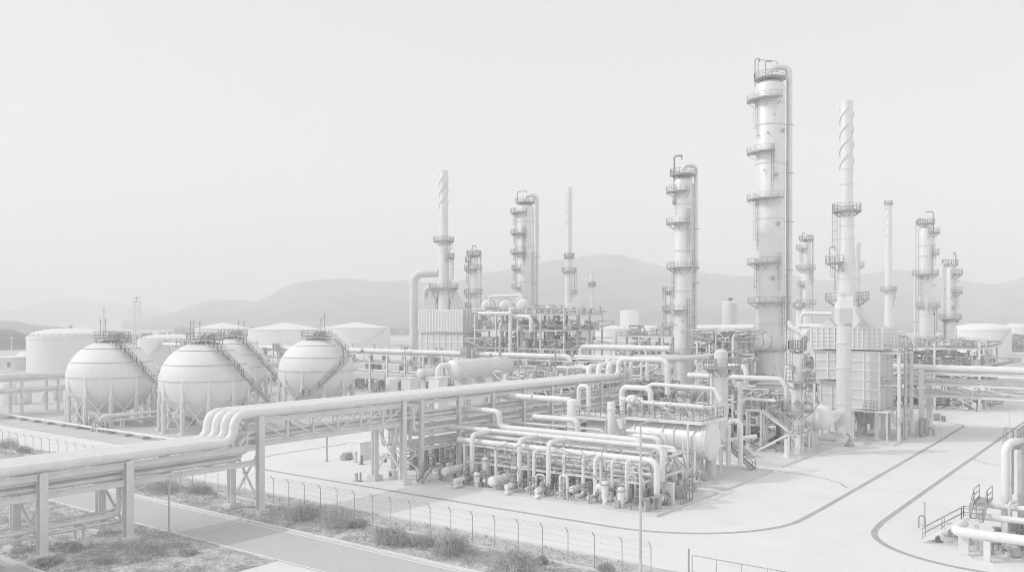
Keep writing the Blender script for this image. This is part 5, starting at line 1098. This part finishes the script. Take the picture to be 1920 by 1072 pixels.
# ------------------------------------------------------------------ dense process units behind
def unit(label, us, vs, levels, seed, npipe, nsmall, plabel, pgroup, rails=True, m='steel2', zmax=None, dr=(), rmax=.3):
    """open steel frame with decks, pipes of its own and a tangle of small lines"""
    rnd = random.Random(seed); root = thing('steel_structure', label, 'steel frame', ((us[0] + us[-1]) / 2, (vs[0] + vs[-1]) / 2, 0))
    top = levels[-1]
    for u in us:
        for v in vs: b = MB(); col_i(b, u, v, 0, top + (1.2 if rnd.random() < .25 else 0), .36); part('column', b, M[m], root)
    for z in levels:
        for v in vs: b = MB(); b.beam((us[0], v, z - .16), (us[-1], v, z - .16), .2, .32); part('beam', b, M[m], root)
        for u in us: b = MB(); b.beam((u, vs[0], z - .18), (u, vs[-1], z - .18), .2, .28); part('beam', b, M[m], root)
        for i in range(len(us) - 1):
            for j in range(len(vs) - 1):
                if rnd.random() < .6:
                    b = MB(); b.bb((us[i] + .2, vs[j] + .2, z + .01), (us[i + 1] - .2, vs[j + 1] - .2, z + .07)); part('floor_grating', b, M['mid'], root)
        if rails and rnd.random() < .85:
            b = MB(); b.rail([(us[0] - .1, vs[-1], z), (us[0] - .1, vs[0] - .1, z), (us[-1], vs[0] - .1, z)], 1.1, .075, 1.5); part('railing', b, M['rail'], root)
    for k in range(4):
        i = rnd.randrange(len(vs) - 1); z0_ = 0 if k < 2 else levels[0]; z1_ = levels[0] if k < 2 else levels[min(1, len(levels) - 1)]
        b = MB(); b.beam((us[0], vs[i], z0_ + .2), (us[0], vs[i + 1], z1_ - .3), .16); part('brace', b, M[m], root)
    zmax = zmax or top + 1.5
    def rp(): return rnd.uniform(us[0] - 1.2, us[-1]), rnd.uniform(vs[0] - 1.0, vs[-1] + .5)
    for k in range(npipe):
        r = rnd.choice((.1, .14, .18, .22, rmax * .9, rmax)); kind = rnd.random(); u, v = rp()
        z = rnd.choice(levels) + rnd.uniform(.3, 2.2) if rnd.random() < .7 else rnd.uniform(1, zmax); z = min(z, zmax + 1)
        u2, v2 = rp()
        if kind < .3: pts = [(u, v, .1), (u, v, z), (u, v2, z)]
        elif kind < .55: pts = [(u, v, z), (u, v2, z), (u, v2, max(.3, z - rnd.uniform(2, 5)))]
        elif kind < .75: pts = [(u, v, .2), (u, v, z), (u2, v, z), (u2, v, z * rnd.uniform(.2, .7))]
        elif kind < .9: pts = [(u, v, z), (u2, v, z), (u2, v2, z)]
        else: pts = [(u, v, .1), (u, v, zmax * rnd.uniform(.6, 1.1))]
        pipe(plabel, pts, r, rnd.choice(('pipe', 'pipe', 'pipe2', 'pipe2', 'pipe3')), pgroup, None, 8, flanges=rnd.choice((0, 0, 1, 2)), seams=False)
    bs = [MB(), MB()]
    for k in range(nsmall):
        b = bs[k % 2]
        u, v = rp(); z = (rnd.choice([0] + list(levels)) if rnd.random() < .8 else rnd.uniform(0, top)) + .08; h = rnd.uniform(.4, 2.2); q = rnd.random()
        if q < .35: b.tube([(u, v, z), (u, v, z + h), (u + rnd.choice((-1, 1)) * rnd.uniform(.5, 4), v, z + h)], rnd.choice((.05, .07, .1, .16)), 6, .25)
        elif q < .6: b.tube([(u, v, z + h), (u, v + rnd.choice((-1, 1)) * rnd.uniform(1, 7), z + h), (u, v + .5, z + .1)], rnd.choice((.06, .1, .14, .2)), 7, .25)
        elif q < .8: b.cyl((u, v, z), (u, v, z + h * .8), rnd.uniform(.15, .45), n=10); b.cyl((u, v, z + h * .8), (u, v, z + h * .85), rnd.uniform(.3, .5), n=10)
        elif q < .92: b.box((u, v, z + h * .3), (rnd.uniform(.4, 1.4), rnd.uniform(.4, 1.2), h * .6))
        else: valve(b, (u, v, z + .6), (0, 1, 0), .16)
    for b, mm in zip(bs, ('mid', 'pipe2')): o = b.build('small_pipework', M[mm]); o['kind'] = 'stuff'
    for args in dr: exchanger(*args)
    return root
unit('open steel frame full of piping between the left furnace and tapering chimney', [164, 169.5, 175, 180.5], [109.5, 116, 122.5, 129, 135.5], [6, 11.3, 15.5, 19.2], 3, 24, 820,
     'process pipe in the open steel frame left of the tapering chimney', 'pipes of the left steel frame', zmax=20)
for k, (px, dd) in enumerate(((915, 219), (949, 216), (981, 213))):
    p = DP(px, HY, dd); b0 = V(p.x, p.y, 21.2); e = b0 + FW * 6
    exchanger(tuple(b0), tuple(e), 1.75, ['roof drum on the left steel frame nearest the stubby tower', 'middle of the three roof drums on the left steel frame', 'roof drum on the left steel frame under the thick pale tower'][k], None, 'white', z=19.3)
a = DP(918, 556, 217); e = DP(978, 553.5, 214); pipe('white header pipe over the three roof drums', [(a.x, a.y, a.z - 2), tuple(a), tuple(e), (e.x, e.y, e.z - 2.6)], .38, 'pipe', bend=.7, n=12)
a = DP(975, 594, 200); e = DP(992, 594, 200); pipe('white pipe elbowing downward before the left steel frame', [tuple(DP(958, 593, 203)), tuple(DP(996, 593, 200)), tuple(DP(996, 622, 200))], .5, 'pipe', bend=1.2, n=14)
pipe('white horizontal beam pipe near the top of the left steel frame', [tuple(DP(898, 587, 205)), tuple(DP(957, 587, 200))], .38, 'pipe', n=12)
pipe('thick dull pipe left of the small ribbed furnace', [tuple(DP(1030, 611, 214)), tuple(DP(1074, 611, 212))], 1.0, 'pipe2', n=16)
for k, (px, y0, y1, dd, r) in enumerate(((1028, 575, 670, 205, .42), (957, 578, 668, 202, .45), (1067, 629, 664, 206, .55), (1081, 628, 664, 207, .6), (985, 640, 666, 205, .9))):
    a = DP(px, y0, dd); b = MB(); b.drum((a.x, a.y, 2.0), (a.x, a.y, a.z), r, 16, .5); b.cyl((a.x, a.y, 0), (a.x, a.y, 2.0), r * .8, n=14); solo('upright_drum', b, M['pipe' if k < 2 else 'pipe2'], 'tall thin upright drum before the left steel frame', 'vessel', 'upright drums of the left steel frame')
unit('low steel frame crowded with pipes left of the slim gooseneck tower', [119.5, 126, 132.5, 139, 145.5], [74, 80.2, 86.4, 92.6], [4.2, 7.6], 8, 20, 820, 'process pipe in the low frame left of the gooseneck tower', 'pipes of the low steel frame', zmax=9)
unit('low steel frame behind the vessel deck, round the near plain column', [118, 123.5, 129], [45, 51, 57], [3.4, 6.0], 14, 14, 460, 'process pipe in the frame round the near plain column', 'pipes round the near plain column', zmax=7, rmax=.22)
unit('low pipe frame filling the gap behind the comb of uprights', [119.5, 126, 132], [66, 69.5, 73], [3.6, 6.4], 17, 10, 400, 'process pipe in the low frame behind the comb of uprights', 'pipes behind the comb of uprights', zmax=8, rmax=.22)
unit('steel frame in the gap between tallest tower and big furnace', [158, 164, 170], [44, 48.5, 53], [5, 9.6], 25, 9, 380, 'process pipe between the tallest tower and the big furnace', 'pipes between tower and furnace', zmax=12)
unit('tall steel frame standing around the foot of the tallest tower', [157.5, 162, 166], [66, 68.7, 71.4, 74], [5, 9.6, 13.8], 21, 17, 520, 'process pipe in the frame at the foot of the tallest tower', 'pipes round the tallest tower', zmax=16)
unit('far steel frame round the broad pale tower beyond the road bridge', [190, 197, 204, 211], [30, 38, 46, 54, 62], [5.2, 8.8, 12.3], 31, 18, 760, 'process pipe in the far frame round the broad pale tower', 'pipes of the far steel frame', zmax=15)
unit('steel frame standing behind the two tall towers', [176, 181, 186], [73, 79, 85, 91, 97, 103], [5, 10, 14.2], 41, 0, 620, '', '', zmax=16)
# larger pieces in the tall frame
for k, (px, y, dd) in enumerate(((1378, 640, 176), (1413, 640, 174))):
    p = DP(px, y, dd); exchanger((p.x, p.y, p.z), tuple(V(p.x, p.y, p.z) + V(6, 0, 0)), 1.7, ['white round headed drum beside the upright flat topped tank', 'white round headed drum touching the tallest tower'][k], None, 'white', z=13.9)
pipe('big white Y shaped pipe dropping between the two drums by the tallest tower', [tuple(DP(1366, 632, 170)), tuple(DP(1386, 632, 169.5)), tuple(DP(1386, 700, 169.5))], .68, 'pipe', bend=1.7, n=16)
pipe('white overhead pipe running behind the upright flat topped tank', [tuple(DP(1308, 615, 178)), tuple(DP(1414, 614, 172))], .65, 'pipe', n=14)
pipe('white overhead pipe hooking down before the overhead run', [tuple(DP(1400, 617, 168)), tuple(DP(1351, 617, 168)), tuple(DP(1345, 640, 168))], .5, 'pipe', bend=1.2, n=12)
pipe('white pipe bridging from the gap tower to the big furnace', [tuple(DP(1502, 615, 180)), tuple(DP(1502, 587, 180)), tuple(DP(1560, 588, 176))], .42, 'pipe', bend=1.0, n=12)
pipe('lower white pipe bridging toward the big furnace roof', [tuple(DP(1500, 611, 172)), tuple(DP(1545, 611, 168))], .4, 'pipe', n=12)
p = DP(1512, 627, 150); pipe('stubby thick duct entering the big furnace side', [tuple(p), tuple(DP(1524, 627, 146))], 1.05, 'panel', n=18)
pipe('slanting grey duct running down beside the tallest tower', [tuple(DP(1480, 604, 172)), tuple(DP(1482, 612, 171)), tuple(DP(1508, 627, 160))], .5, 'pipe2', bend=.8, n=12)
# the big looping pipe and the comb of short uprights where the racks meet
pipe('big white pipe loop rising where the cross rack meets the bridge', [(166, 106.3, 7), (166, 106.3, 11.8), (166, 84, 11.8)], .62, 'pipe', bend=1.3, n=18)
for k in range(7):
    u, v = 117.5 + .2 * k, 70.4 - k * .95 - (.7 if k > 4 else 0); pipe('short white upright in the comb above the end of the bridge', [(u, v, 8.6), (u, v, 11.6), (u + 20, v, 11.6)], (.32, .26, .3, .22, .28, .2, .3)[k], 'pipe', 'comb of uprights at the bridge end', .5, 12)
for k in range(5):
    v = 103 - 4.4 * k; b = MB(); b.cyl((166, v, .1), (166, v, 11.2), .28, n=10); solo('pipe_post', b, M['white'], 'white post under the big pipe loop at the rack junction', 'post', 'posts under the big pipe loop')
pipe('second white pipe running under the big pipe loop', [(160, 104, 9.9), (160, 84, 9.9), (160, 84, 6)], .36, 'pipe', bend=.8, n=12)
pipe('bent grey pipe slanting down in the low frame', [(122, 70, 10.4), (122, 69, 8.5), (122, 72, 6.2), (122, 76, 6.2)], .22, 'pipe2', bend=.5, n=10)
# fine equipment along the compound's far side
rnd = random.Random(77); b = MB()
for k in range(1100):
    v = rnd.uniform(98, 250); u = rnd.choice((149.2, 152, 154, 157.5, 159, 161, 163)) + rnd.uniform(-.6, .6); z = rnd.choice((0, 0, 5.1, 7.4, 9.4)) if u < 158.2 else 0; h = rnd.uniform(.4, 2.4); q = rnd.random()
    if q < .4: b.tube([(u, v, z), (u, v, z + h), (u, v + rnd.uniform(-3, 3), z + h)], rnd.choice((.06, .09, .13)), 6, .15)
    elif q < .7: b.cyl((u, v, z), (u, v, z + h), rnd.uniform(.15, .6), n=10)
    elif q < .85: b.box((u, v, z + h / 2), (rnd.uniform(.5, 2), rnd.uniform(.5, 2.4), h))
    else: valve(b, (u, v, z + .7), (0, 1, 0), .2)
o = b.build('small_pipework', M['mid']); o['kind'] = 'stuff'
b = MB()
for k in range(420):
    u = rnd.uniform(75, 118); v = rnd.uniform(72.5, 77) if rnd.random() < .6 else rnd.uniform(67.2, 71); h = rnd.uniform(.4, 2.4); q = rnd.random(); z = 0
    if q < .4: b.tube([(u, v, z), (u, v, z + h), (u + rnd.uniform(-3, 3), v, z + h)], rnd.choice((.06, .09, .13)), 6, .15)
    elif q < .7: b.cyl((u, v, z), (u, v, z + h), rnd.uniform(.1, .45), n=10)
    elif q < .85: b.box((u, v, z + h / 2), (rnd.uniform(.5, 1.6), rnd.uniform(.5, 1.4), h))
    else: valve(b, (u, v, z + .7), (1, 0, 0), .16)
o = b.build('small_pipework', M['mid']); o['kind'] = 'stuff'
b = MB()
for k in range(500):
    v = rnd.uniform(38.5, 65); u = rnd.uniform(71.5, 84); h = rnd.uniform(.3, 1.5); q = rnd.random(); z = PZ
    if q < .45: b.tube([(u, v, z), (u, v, z + h), (u + rnd.uniform(-1.5, 1.5), v, z + h)], rnd.choice((.04, .06, .08)), 6, .12)
    elif q < .6: b.tube([(u, v, 4.4 + rnd.choice((-1.9, -.1, .6))), (u, v + rnd.uniform(-2.5, 2.5), 4.4), (u, v, rnd.uniform(1, 3))], rnd.choice((.04, .06)), 6, .12)
    elif q < .8: b.cyl((u, v, z), (u, v, z + h), rnd.uniform(.08, .25), n=10); b.cyl((u, v, z + h), (u, v, z + h + .06), rnd.uniform(.2, .36), n=10)
    elif q < .88: b.box((u, v, z + h / 2), (rnd.uniform(.3, .8), rnd.uniform(.3, .7), h))
    else: valve(b, (u, v, z + .5), (0, 1, 0) if k % 2 else (1, 0, 0), .13)
o = b.build('small_pipework', M['mid']); o['kind'] = 'stuff'
# ------------------------------------------------------------------ fence, lamps, posts
fe = thing('chain_link_fence', 'long wire fence of slim posts with bent tops beside the verge', 'fence', (53.4, 80, 0))
rnd = random.Random(2)
vv = [28.5 + 2.27 * i for i in range(46)]
for v in vv:
    b = MB(); t = rnd.uniform(-.02, .02); b.tube([(53.4, v, 0), (53.4 + t, v + t, 2.45), (53.4 + t - .3, v + t + .02, 2.85)], .03, 7, .12); part('post', b, M['mid'], fe)
b = MB()
for z in (.25, .7, 1.15, 1.6, 2.05, 2.4): b.beam((53.44, vv[0], z), (53.44, vv[-1], z), .009)
for dx, z in ((-.1, 2.58), (-.2, 2.72), (-.28, 2.83)): b.beam((53.4 + dx, vv[0], z), (53.4 + dx, vv[-1], z), .009)
part('wire', b, M['rail'], fe)
b = MB(); b.bb((53.3, vv[0], 0), (53.5, vv[-1], .16)); part('footing', b, M['kerb'], fe)
gt = thing('gate', 'framed wire gate with a dark end post at the end of the fence', 'gate', (53.4, 22, 0)); b = MB()
b.cyl((53.4, 25.7, 0), (53.4, 25.7, 2.75), .06, n=8); b.cyl((53.4, 15.0, 0), (53.4, 15.0, 2.6), .06, n=8); part('post', b, M['rail'], gt)
b = MB(); b.beam((53.4, 25.45, 2.35), (53.4, 15.1, 2.35), .05); b.beam((53.4, 25.45, .2), (53.4, 15.1, .2), .05); b.beam((53.4, 25.45, 1.3), (53.4, 15.1, 1.3), .02)
for k in range(7): b.beam((53.4, 25.45 - 1.71 * k, .2), (53.4, 25.45 - 1.71 * k, 2.35), .045)
part('frame', b, M['mid'], gt)
def lamp(px, u, ytop, label, reach=.9, double=False, t=.08):
    p = onU(px, HY, u); d = depth(p); zt = zat(ytop, d); root = thing('street_lamp', label, 'lamp post', (p.x, p.y, 0), None)
    b = MB(); b.cyl((p.x, p.y, 0), (p.x, p.y, zt), t * 1.35, t * .8, n=10); b.box((p.x, p.y, .04), (.45, .45, .08)); part('pole', b, M['pipe3'], root)
    for s_ in ((1, -1) if double else (1,)):
        e = RT * reach * s_; b = MB(); b.tube([(p.x, p.y, zt - .05), tuple(V(p.x, p.y, zt + .16) + e * .7)], t * .6, 8); part('arm', b, M['pipe3'], root)
        b = MB(); q = V(p.x, p.y, zt + .2) + e * .85; a = math.atan2(RT.y, RT.x); b.box(tuple(q), (.8, .3, .16), a); part('lamp_head', b, M['pipe2'], root)
    return root
lamp(1201, 53.0, 793, 'tall single lamp post standing in front of the low pipe manifold', 1.0)
lamp(317, 40.9, 893, 'short double headed lamp post beside the asphalt road', .55, True, .07)
lamp(1893, 136, 774, 'little lamp post far behind the corner deck', .5, False, .06)
def post(px, py, ytop, label, r=.09, m='rail', name='post', group=None, cat='post'):
    p = G(px, py); z = zat(ytop, depth(p)); b = MB(); b.cyl((p.x, p.y, 0), (p.x, p.y, z), r, n=10); b.cyl((p.x, p.y, 0), (p.x, p.y, .06), r * 2.4, n=10); return solo(name, b, M[m], label, cat, group)
post(613, 864, 818, 'lone dark post on the concrete left of the bridge trestle')
post(668, 901, 886, 'fat short bollard beside the bridge trestle, left of a pair', .2, 'pipe3', 'bollard', None, 'bollard'); post(676, 902, 885, 'thin dark bollard beside the bridge trestle, right of a pair', .11, 'rail', 'bollard', None, 'bollard')
post(667, 866, 846, 'pale short standpipe by the white tank under the truss span', .2, 'pipe2', 'standpipe', None, 'pipe'); post(678, 870, 853, 'dark short standpipe by the white tank under the truss span', .16, 'dark', 'standpipe', None, 'pipe')
p = G(666, 864); b = MB(); b.box((p.x + 2.2, p.y + 1.0, 1.1), (3.0, 2.4, 2.2)); b.box((p.x + 2.2, p.y + 1.0, 2.25), (3.2, 2.6, .1)); solo('equipment_cabin', b, M['white'], 'low white cabin seen under the truss span of the bridge', 'cabin')
p = G(650, 861); b = MB(); b.box((p.x, p.y, .35), (1.5, .9, .5)); b.box((p.x, p.y, .75), (.9, .7, .3)); b.cyl((p.x - .5, p.y - .46, .2), (p.x - .5, p.y + .46, .2), .2, n=10); b.cyl((p.x + .5, p.y - .46, .2), (p.x + .5, p.y + .46, .2), .2, n=10); solo('portable_compressor', b, M['mid'], 'small dark wheeled machine in front of the low white cabin', 'machine')
p = G(737, 897); b = MB(); b.box((p.x, p.y, .45), (.8, .7, .9)); b.box((p.x, p.y, .93), (.9, .8, .06)); bx = solo('junction_box', b, M['white'], 'small white box at the foot of the bridge trestle', 'box'); b = MB(); b.box((p.x - .41, p.y, .55), (.03, .4, .4)); part('door', b, M['dark'], bx)
# things at the far road
for k, (px, py) in enumerate(((1767, 789), (1771, 790))):
    p = G(px, py); b = MB(); b.cyl((p.x, p.y, 0), (p.x, p.y, .75), .16, n=10); b.ball((p.x, p.y, .78), .2, .18, 10, 6); b.cyl((p.x - .3, p.y, .5), (p.x + .3, p.y, .5), .1, n=8); solo('hydrant', b, M['dark'], 'stubby dark hydrant on the far curve of the yard road', 'hydrant', 'hydrants on the far curve')
p = G(1757, 787); b = MB(); b.box((p.x, p.y, .55), (1.3, .9, 1.0)); b.box((p.x, p.y, 1.08), (1.4, 1.0, .06)); solo('junction_box', b, M['mid'], 'dark squat box near the two hydrants', 'box')
p = G(1831, 772); sg = thing('sign', 'small blank white sign on a dark post beyond the road bridge', 'sign', (p.x, p.y, 0)); b = MB(); b.cyl((p.x, p.y, 0), (p.x, p.y, 1.8), .09, n=8); part('post', b, M['dark'], sg); q = p + RT * -.45 + V(0, 0, 1.35); b = MB(); b.box(tuple(q), (.9, .05, .9), math.atan2(RT.y, RT.x)); part('board', b, M['white'], sg)
post(1806, 774, 742, 'thin pale post left of the blank white sign', .07, 'pipe2')
p = G(1593, 836); hm_ = thing('fire_monitor', 'dark fire monitor on a squat base by the flue duct', 'hydrant', (p.x, p.y, 0)); b = MB(); b.lathe((p.x, p.y, 0), (p.x, p.y, .9), [(0, .75), (.25, .7), (.5, .4), (.9, .3)], 14); part('base', b, M['mid'], hm_); b = MB(); b.tube([(p.x, p.y, .9), (p.x, p.y, 1.5), tuple(V(p.x, p.y, 1.8) - RT * .5)], .1, 8, .2); part('nozzle', b, M['dark'], hm_)
p = G(1573, 834); b = MB(); b.box((p.x, p.y, .55), (.7, .6, 1.1)); b.box((p.x, p.y, 1.12), (.8, .7, .06)); solo('junction_box', b, M['white'], 'white upright box beside the dark fire monitor', 'box')
for k in range(10):
    rnd = random.Random(300 + k); u, v = 143 + rnd.uniform(0, 6), 27.5 + 1 + rnd.uniform(0, 5); h = rnd.uniform(1.2, 3.2)
    b = MB(); b.tube([(u, v, 0), (u, v, h), (u, v - .8, h), (u, v - .8, 0)], .14, 10, .3) if k % 3 == 0 else b.drum((u, v, .2), (u, v, h), rnd.uniform(.2, .5), 12, .4); solo('standpipe', b, M['pipe2' if k % 2 else 'mid'], 'standpipe or pot among the gear below the road rack bridge', 'pipe', 'gear below the road rack bridge')
# ------------------------------------------------------------------ far left buildings, masts
def house(px0, px1, ytop, d, dep, label, roof):
    a = DP(px0, HY, d); e = DP(px1, HY, d); zt = zat(ytop, d); ang = math.atan2(RT.y, RT.x); wdt = (e - a).length; c = (a + e) / 2 + FW * dep / 2
    root = thing('building', label, 'building', (c.x, c.y, 0)); b = MB(); b.box((c.x, c.y, zt / 2), (wdt, dep, zt), ang); part('wall', b, M['panel'], root)
    b = MB()
    if roof == 'flat': b.box((c.x, c.y, zt + .15), (wdt + .8, dep + .8, .3), ang)
    else:
        vs = []
        for sx in (-1, 1):
            for sy, z in ((-1, zt), (1, zt), (0, zt + 1.6)): q = c + RT * (sx * (wdt / 2 + .4)) + FW * (sy * (dep / 2 + .4)); vs.append((q.x, q.y, z + .01))
        b.add(vs, [(0, 2, 1), (3, 4, 5), (0, 3, 5, 2), (2, 5, 4, 1), (0, 1, 4, 3)])
    part('roof', b, M['white'], root)
    k = max(2, int(wdt / 2.6))
    for i in range(k):
        q = a + (e - a) * ((i + .5) / k) - FW * .04; b = MB(); b.box((q.x, q.y, zt * .45), (1.1, .06, zt * .42), ang); part('window', b, M['dark'], root)
house(-14, 27, 671, 310, 9, 'low flat roofed building at the very edge behind the two tier rack', 'flat')
house(29, 60, 668, 318, 8, 'white gabled building with dark windows beside the large dome roofed tank', 'gable')
house(1113, 1262, 640, 500, 12, 'long low white shed on the plain left of the gooseneck tower', 'flat')
house(1640, 1700, 621, 560, 10, 'far low shed behind the slim finned chimney', 'flat')
c = DP(256.5, HY, 400); tw = thing('lattice_tower', 'slim lattice floodlight tower behind the white tanks', 'tower', (c.x, c.y, 0)); b = MB(); zt = zat(557, 400); hw = 1.25
cs4 = [c + RT * (hw * i) + FW * (hw * j) for i, j in ((-1, -1), (1, -1), (1, 1), (-1, 1))]
for q in cs4: b.beam((q.x, q.y, 0), (q.x, q.y, zt - 2), .3)
k = 14
for i in range(k):
    z0_, z1_ = (zt - 2) * i / k, (zt - 2) * (i + 1) / k
    for j in range(4):
        p, q = cs4[j], cs4[(j + 1) % 4]; b.beam((p.x, p.y, z0_), (q.x, q.y, z1_), .14); b.beam((p.x, p.y, z1_), (q.x, q.y, z1_), .14)
part('frame', b, M['steel'], tw); b = MB(); b.beam(tuple(V(c.x, c.y, zt - .3) - RT * 1.8), tuple(V(c.x, c.y, zt - .3) + RT * 1.8), .3); b.beam((c.x, c.y, zt - 2.2), (c.x, c.y, zt + .2), .3); b.beam(tuple(V(c.x, c.y, zt - 2) - RT * 1.8), tuple(V(c.x, c.y, zt - 2) + RT * 1.8), .36)
part('lamp_bar', b, M['mid'], tw)
for k, (px, d, yt, lab) in enumerate(((324, 420, 588, 'thin plain mast between lattice tower and the cone roofed tanks'), (22, 340, 633, 'thin white mast behind the flat roofed building'), (228, 520, 607, 'tiny lamp mast left of the lattice tower'))):
    c = DP(px, HY, d); b = MB(); zt = zat(yt, d); b.cyl((c.x, c.y, 0), (c.x, c.y, zt), .2, .12, n=8); b.beam(tuple(V(c.x, c.y, zt) - RT * .7), tuple(V(c.x, c.y, zt) + RT * .7), .25); solo('mast', b, M['steel' if k != 1 else 'white'], lab, 'mast')
rack('pipe_rack', 'distant low white pipe rack near the stair lined tank', 'v', [-40 + 9 * i for i in range(9)], (222, 226), [2.1, 4.3], None, .4, .4, 'white', plinth=False)
# ------------------------------------------------------------------ plants
def shrub(u, v, r, h, n, label, seed, m='leaf', z=.1, upright=False):
    rnd = random.Random(seed); root = thing('shrub', label, 'shrub', (u, v, 0)); b = MB()
    lobes = [(rnd.uniform(-.55, .55) * r, rnd.uniform(-.55, .55) * r, rnd.uniform(.45, .62) * r, rnd.uniform(.65, 1.0) * h) for _ in range(6)]
    for i in range(n):
        lx, ly, lr, lh = lobes[i % 6]; a = rnd.uniform(0, 6.283); q = math.sqrt(rnd.random()); e = rnd.random() ** .7
        x = u + lx + math.cos(a) * lr * q; y = v + ly + math.sin(a) * lr * q; zz = z + lh * e * math.sqrt(max(.05, 1 - q * q * .85)) * rnd.uniform(.7, 1.15)
        l = rnd.uniform(.12, .34) * (1.6 if upright else 1); w_ = rnd.uniform(.012, .032); t = V(math.cos(a) * q * .7 + rnd.uniform(-.4, .4), math.sin(a) * q * .7 + rnd.uniform(-.4, .4), rnd.uniform(.5, 1.2)).normalized()
        s_ = t.orthogonal().normalized(); s_ = (s_ * math.cos(a * 3) + t.cross(s_) * math.sin(a * 3)) * w_; p = V(x, y, zz)
        b.add([p - s_ * .4, p + t * l * .5 + s_, p + t * l, p + t * l * .5 - s_], [(0, 1, 2, 3)])
    part('foliage', b, M[m], root); b = MB()
    for i in range(10):
        lx, ly, lr, lh = lobes[i % 6]; b.tube([(u + lx * .2, v + ly * .2, 0), (u + lx * .6, v + ly * .6, lh * .4), (u + lx + rnd.uniform(-.2, .2), v + ly + rnd.uniform(-.2, .2), lh * .85)], .025, 5, 0)
    part('stem', b, M['wood'], root); return root
for k, (px, py, wpx, hpx, lab) in enumerate((
        (305, 922, 38, 22, 'broad shrub beyond the asphalt road just behind the bridge columns'), (362, 926, 34, 18, 'low shrub right of the broad one beyond the road'),
        (570, 975, 42, 30, 'dark shrub on the verge right of the tall bridge column'), (632, 993, 44, 40, 'bushy verge shrub in front of the dark one by the bridge'),
        (672, 988, 22, 14, 'small round shrub at the foot of the bushy verge shrub'), (732, 1019, 38, 34, 'full verge shrub in the middle of the row'),
        (786, 1020, 36, 17, 'low spreading shrub trailing beside the full verge shrub'), (848, 1042, 34, 44, 'upright forked shrub close under the fence'),
        (950, 1070, 58, 40, 'widest pale shrub at the bottom of the picture'), (1016, 1059, 10, 13, 'tiny tuft shrub right of the widest pale shrub'),
        (1136, 1075, 14, 16, 'tiny tuft shrub near the lamp post foot'), (8, 842, 26, 22, 'dark shrub at the picture edge behind the left fence posts'), (52, 850, 18, 12, 'small shrub beside the one at the picture edge'))):
    p = G(px, py); d = depth(p); shrub(p.x, p.y, rad(wpx, d), rad(hpx, d) * 1.05, int(900 + wpx * 45), lab, 400 + k, upright=(k in (7, 5)))
for k, (px, py, wpx, hpx, lab) in enumerate(((135, 1035, 40, 14, 'low scrub mound between the low bridge columns'), (268, 1040, 44, 22, 'scrub mound in front of the road edge lamp'), (90, 1060, 30, 12, 'low scrub mound at the foot of the nearest bridge column'), (352, 1045, 18, 11, 'small scrub mound right of the road edge lamp'), (200, 1058, 30, 12, 'flat scrub mound near the lower left corner'))):
    p = G(px, py); d = depth(p); shrub(p.x, p.y, rad(wpx, d), rad(hpx, d), 1100, lab, 500 + k, 'leaf', z=.15)
rnd = random.Random(6); b = MB()
def tuft(u, v, s, n):
    for _ in range(n):
        a = rnd.uniform(0, 6.283); l = rnd.uniform(.12, .34) * s; p = V(u + rnd.uniform(-.15, .15) * s, v + rnd.uniform(-.15, .15) * s, .12); t = V(math.cos(a) * .6, math.sin(a) * .6, 1) * l; q = V(-math.sin(a), math.cos(a), 0) * .022
        b.add([p - q, p + q, p + t], [(0, 1, 2)])
cl = [(rnd.uniform(30, 41), rnd.uniform(53.6, 92)) for _ in range(60)] + [(rnd.uniform(48.4, 53), rnd.uniform(34, 150)) for _ in range(70)]
for _ in range(7000):
    c = rnd.choice(cl); u, v = c[0] + rnd.gauss(0, 1.1), c[1] + rnd.gauss(0, 1.6)
    if (29.7 < u < 41 and v > 53.4) or (48.2 < u < 53.2 and v > 32): tuft(u, v, rnd.uniform(.6, 1.5), 5)
o = b.build('dry_grass', M['leaf2']); o['kind'] = 'stuff'
b = MB()
for _ in range(5200):   # loose stones
    if rnd.random() < .5: u, v = rnd.uniform(29.8, 41), rnd.uniform(53.6, 95)
    elif rnd.random() < .6: u, v = rnd.uniform(53.6, 56.4), rnd.uniform(31, 140)
    else: u, v = rnd.uniform(48.2, 53.2), rnd.uniform(33, 130)
    s_ = rnd.uniform(.03, .12) * (1 if rnd.random() < .93 else 2.2); z = .1 + s_ * .2; a = rnd.uniform(0, 6.28)
    vs = [(u + math.cos(a + 2.09 * i) * s_, v + math.sin(a + 2.09 * i) * s_, z - s_ * .3) for i in range(3)] + [(u + rnd.uniform(-.3, .3) * s_, v + rnd.uniform(-.3, .3) * s_, z + s_ * .7)]
    b.add(vs, [(0, 1, 3), (1, 2, 3), (2, 0, 3), (0, 2, 1)])
o = b.build('gravel', M['gravel']); o['kind'] = 'stuff'
# extra small gear in the lower right corner unit
b = MB(); rnd = random.Random(91)
for k in range(120):
    u, v = rnd.uniform(75.5, 84), rnd.uniform(1, 11.6); h = rnd.uniform(.3, 1.7); q = rnd.random()
    if q < .4: b.tube([(u, v, 0), (u, v, h), (u + rnd.uniform(-1.5, 1.5), v, h)], rnd.choice((.05, .08, .11)), 7, .15)
    elif q < .6: b.cyl((u, v, 0), (u, v, h), rnd.uniform(.1, .35), n=12); b.cyl((u, v, h), (u, v, h + .07), rnd.uniform(.3, .42), n=12)
    elif q < .75: b.box((u, v, h / 3), (rnd.uniform(.4, 1.1), rnd.uniform(.4, .9), h * .66))
    else: valve(b, (u, v, .6), (0, 1, 0), .14)
o = b.build('small_pipework', M['mid']); o['kind'] = 'stuff'
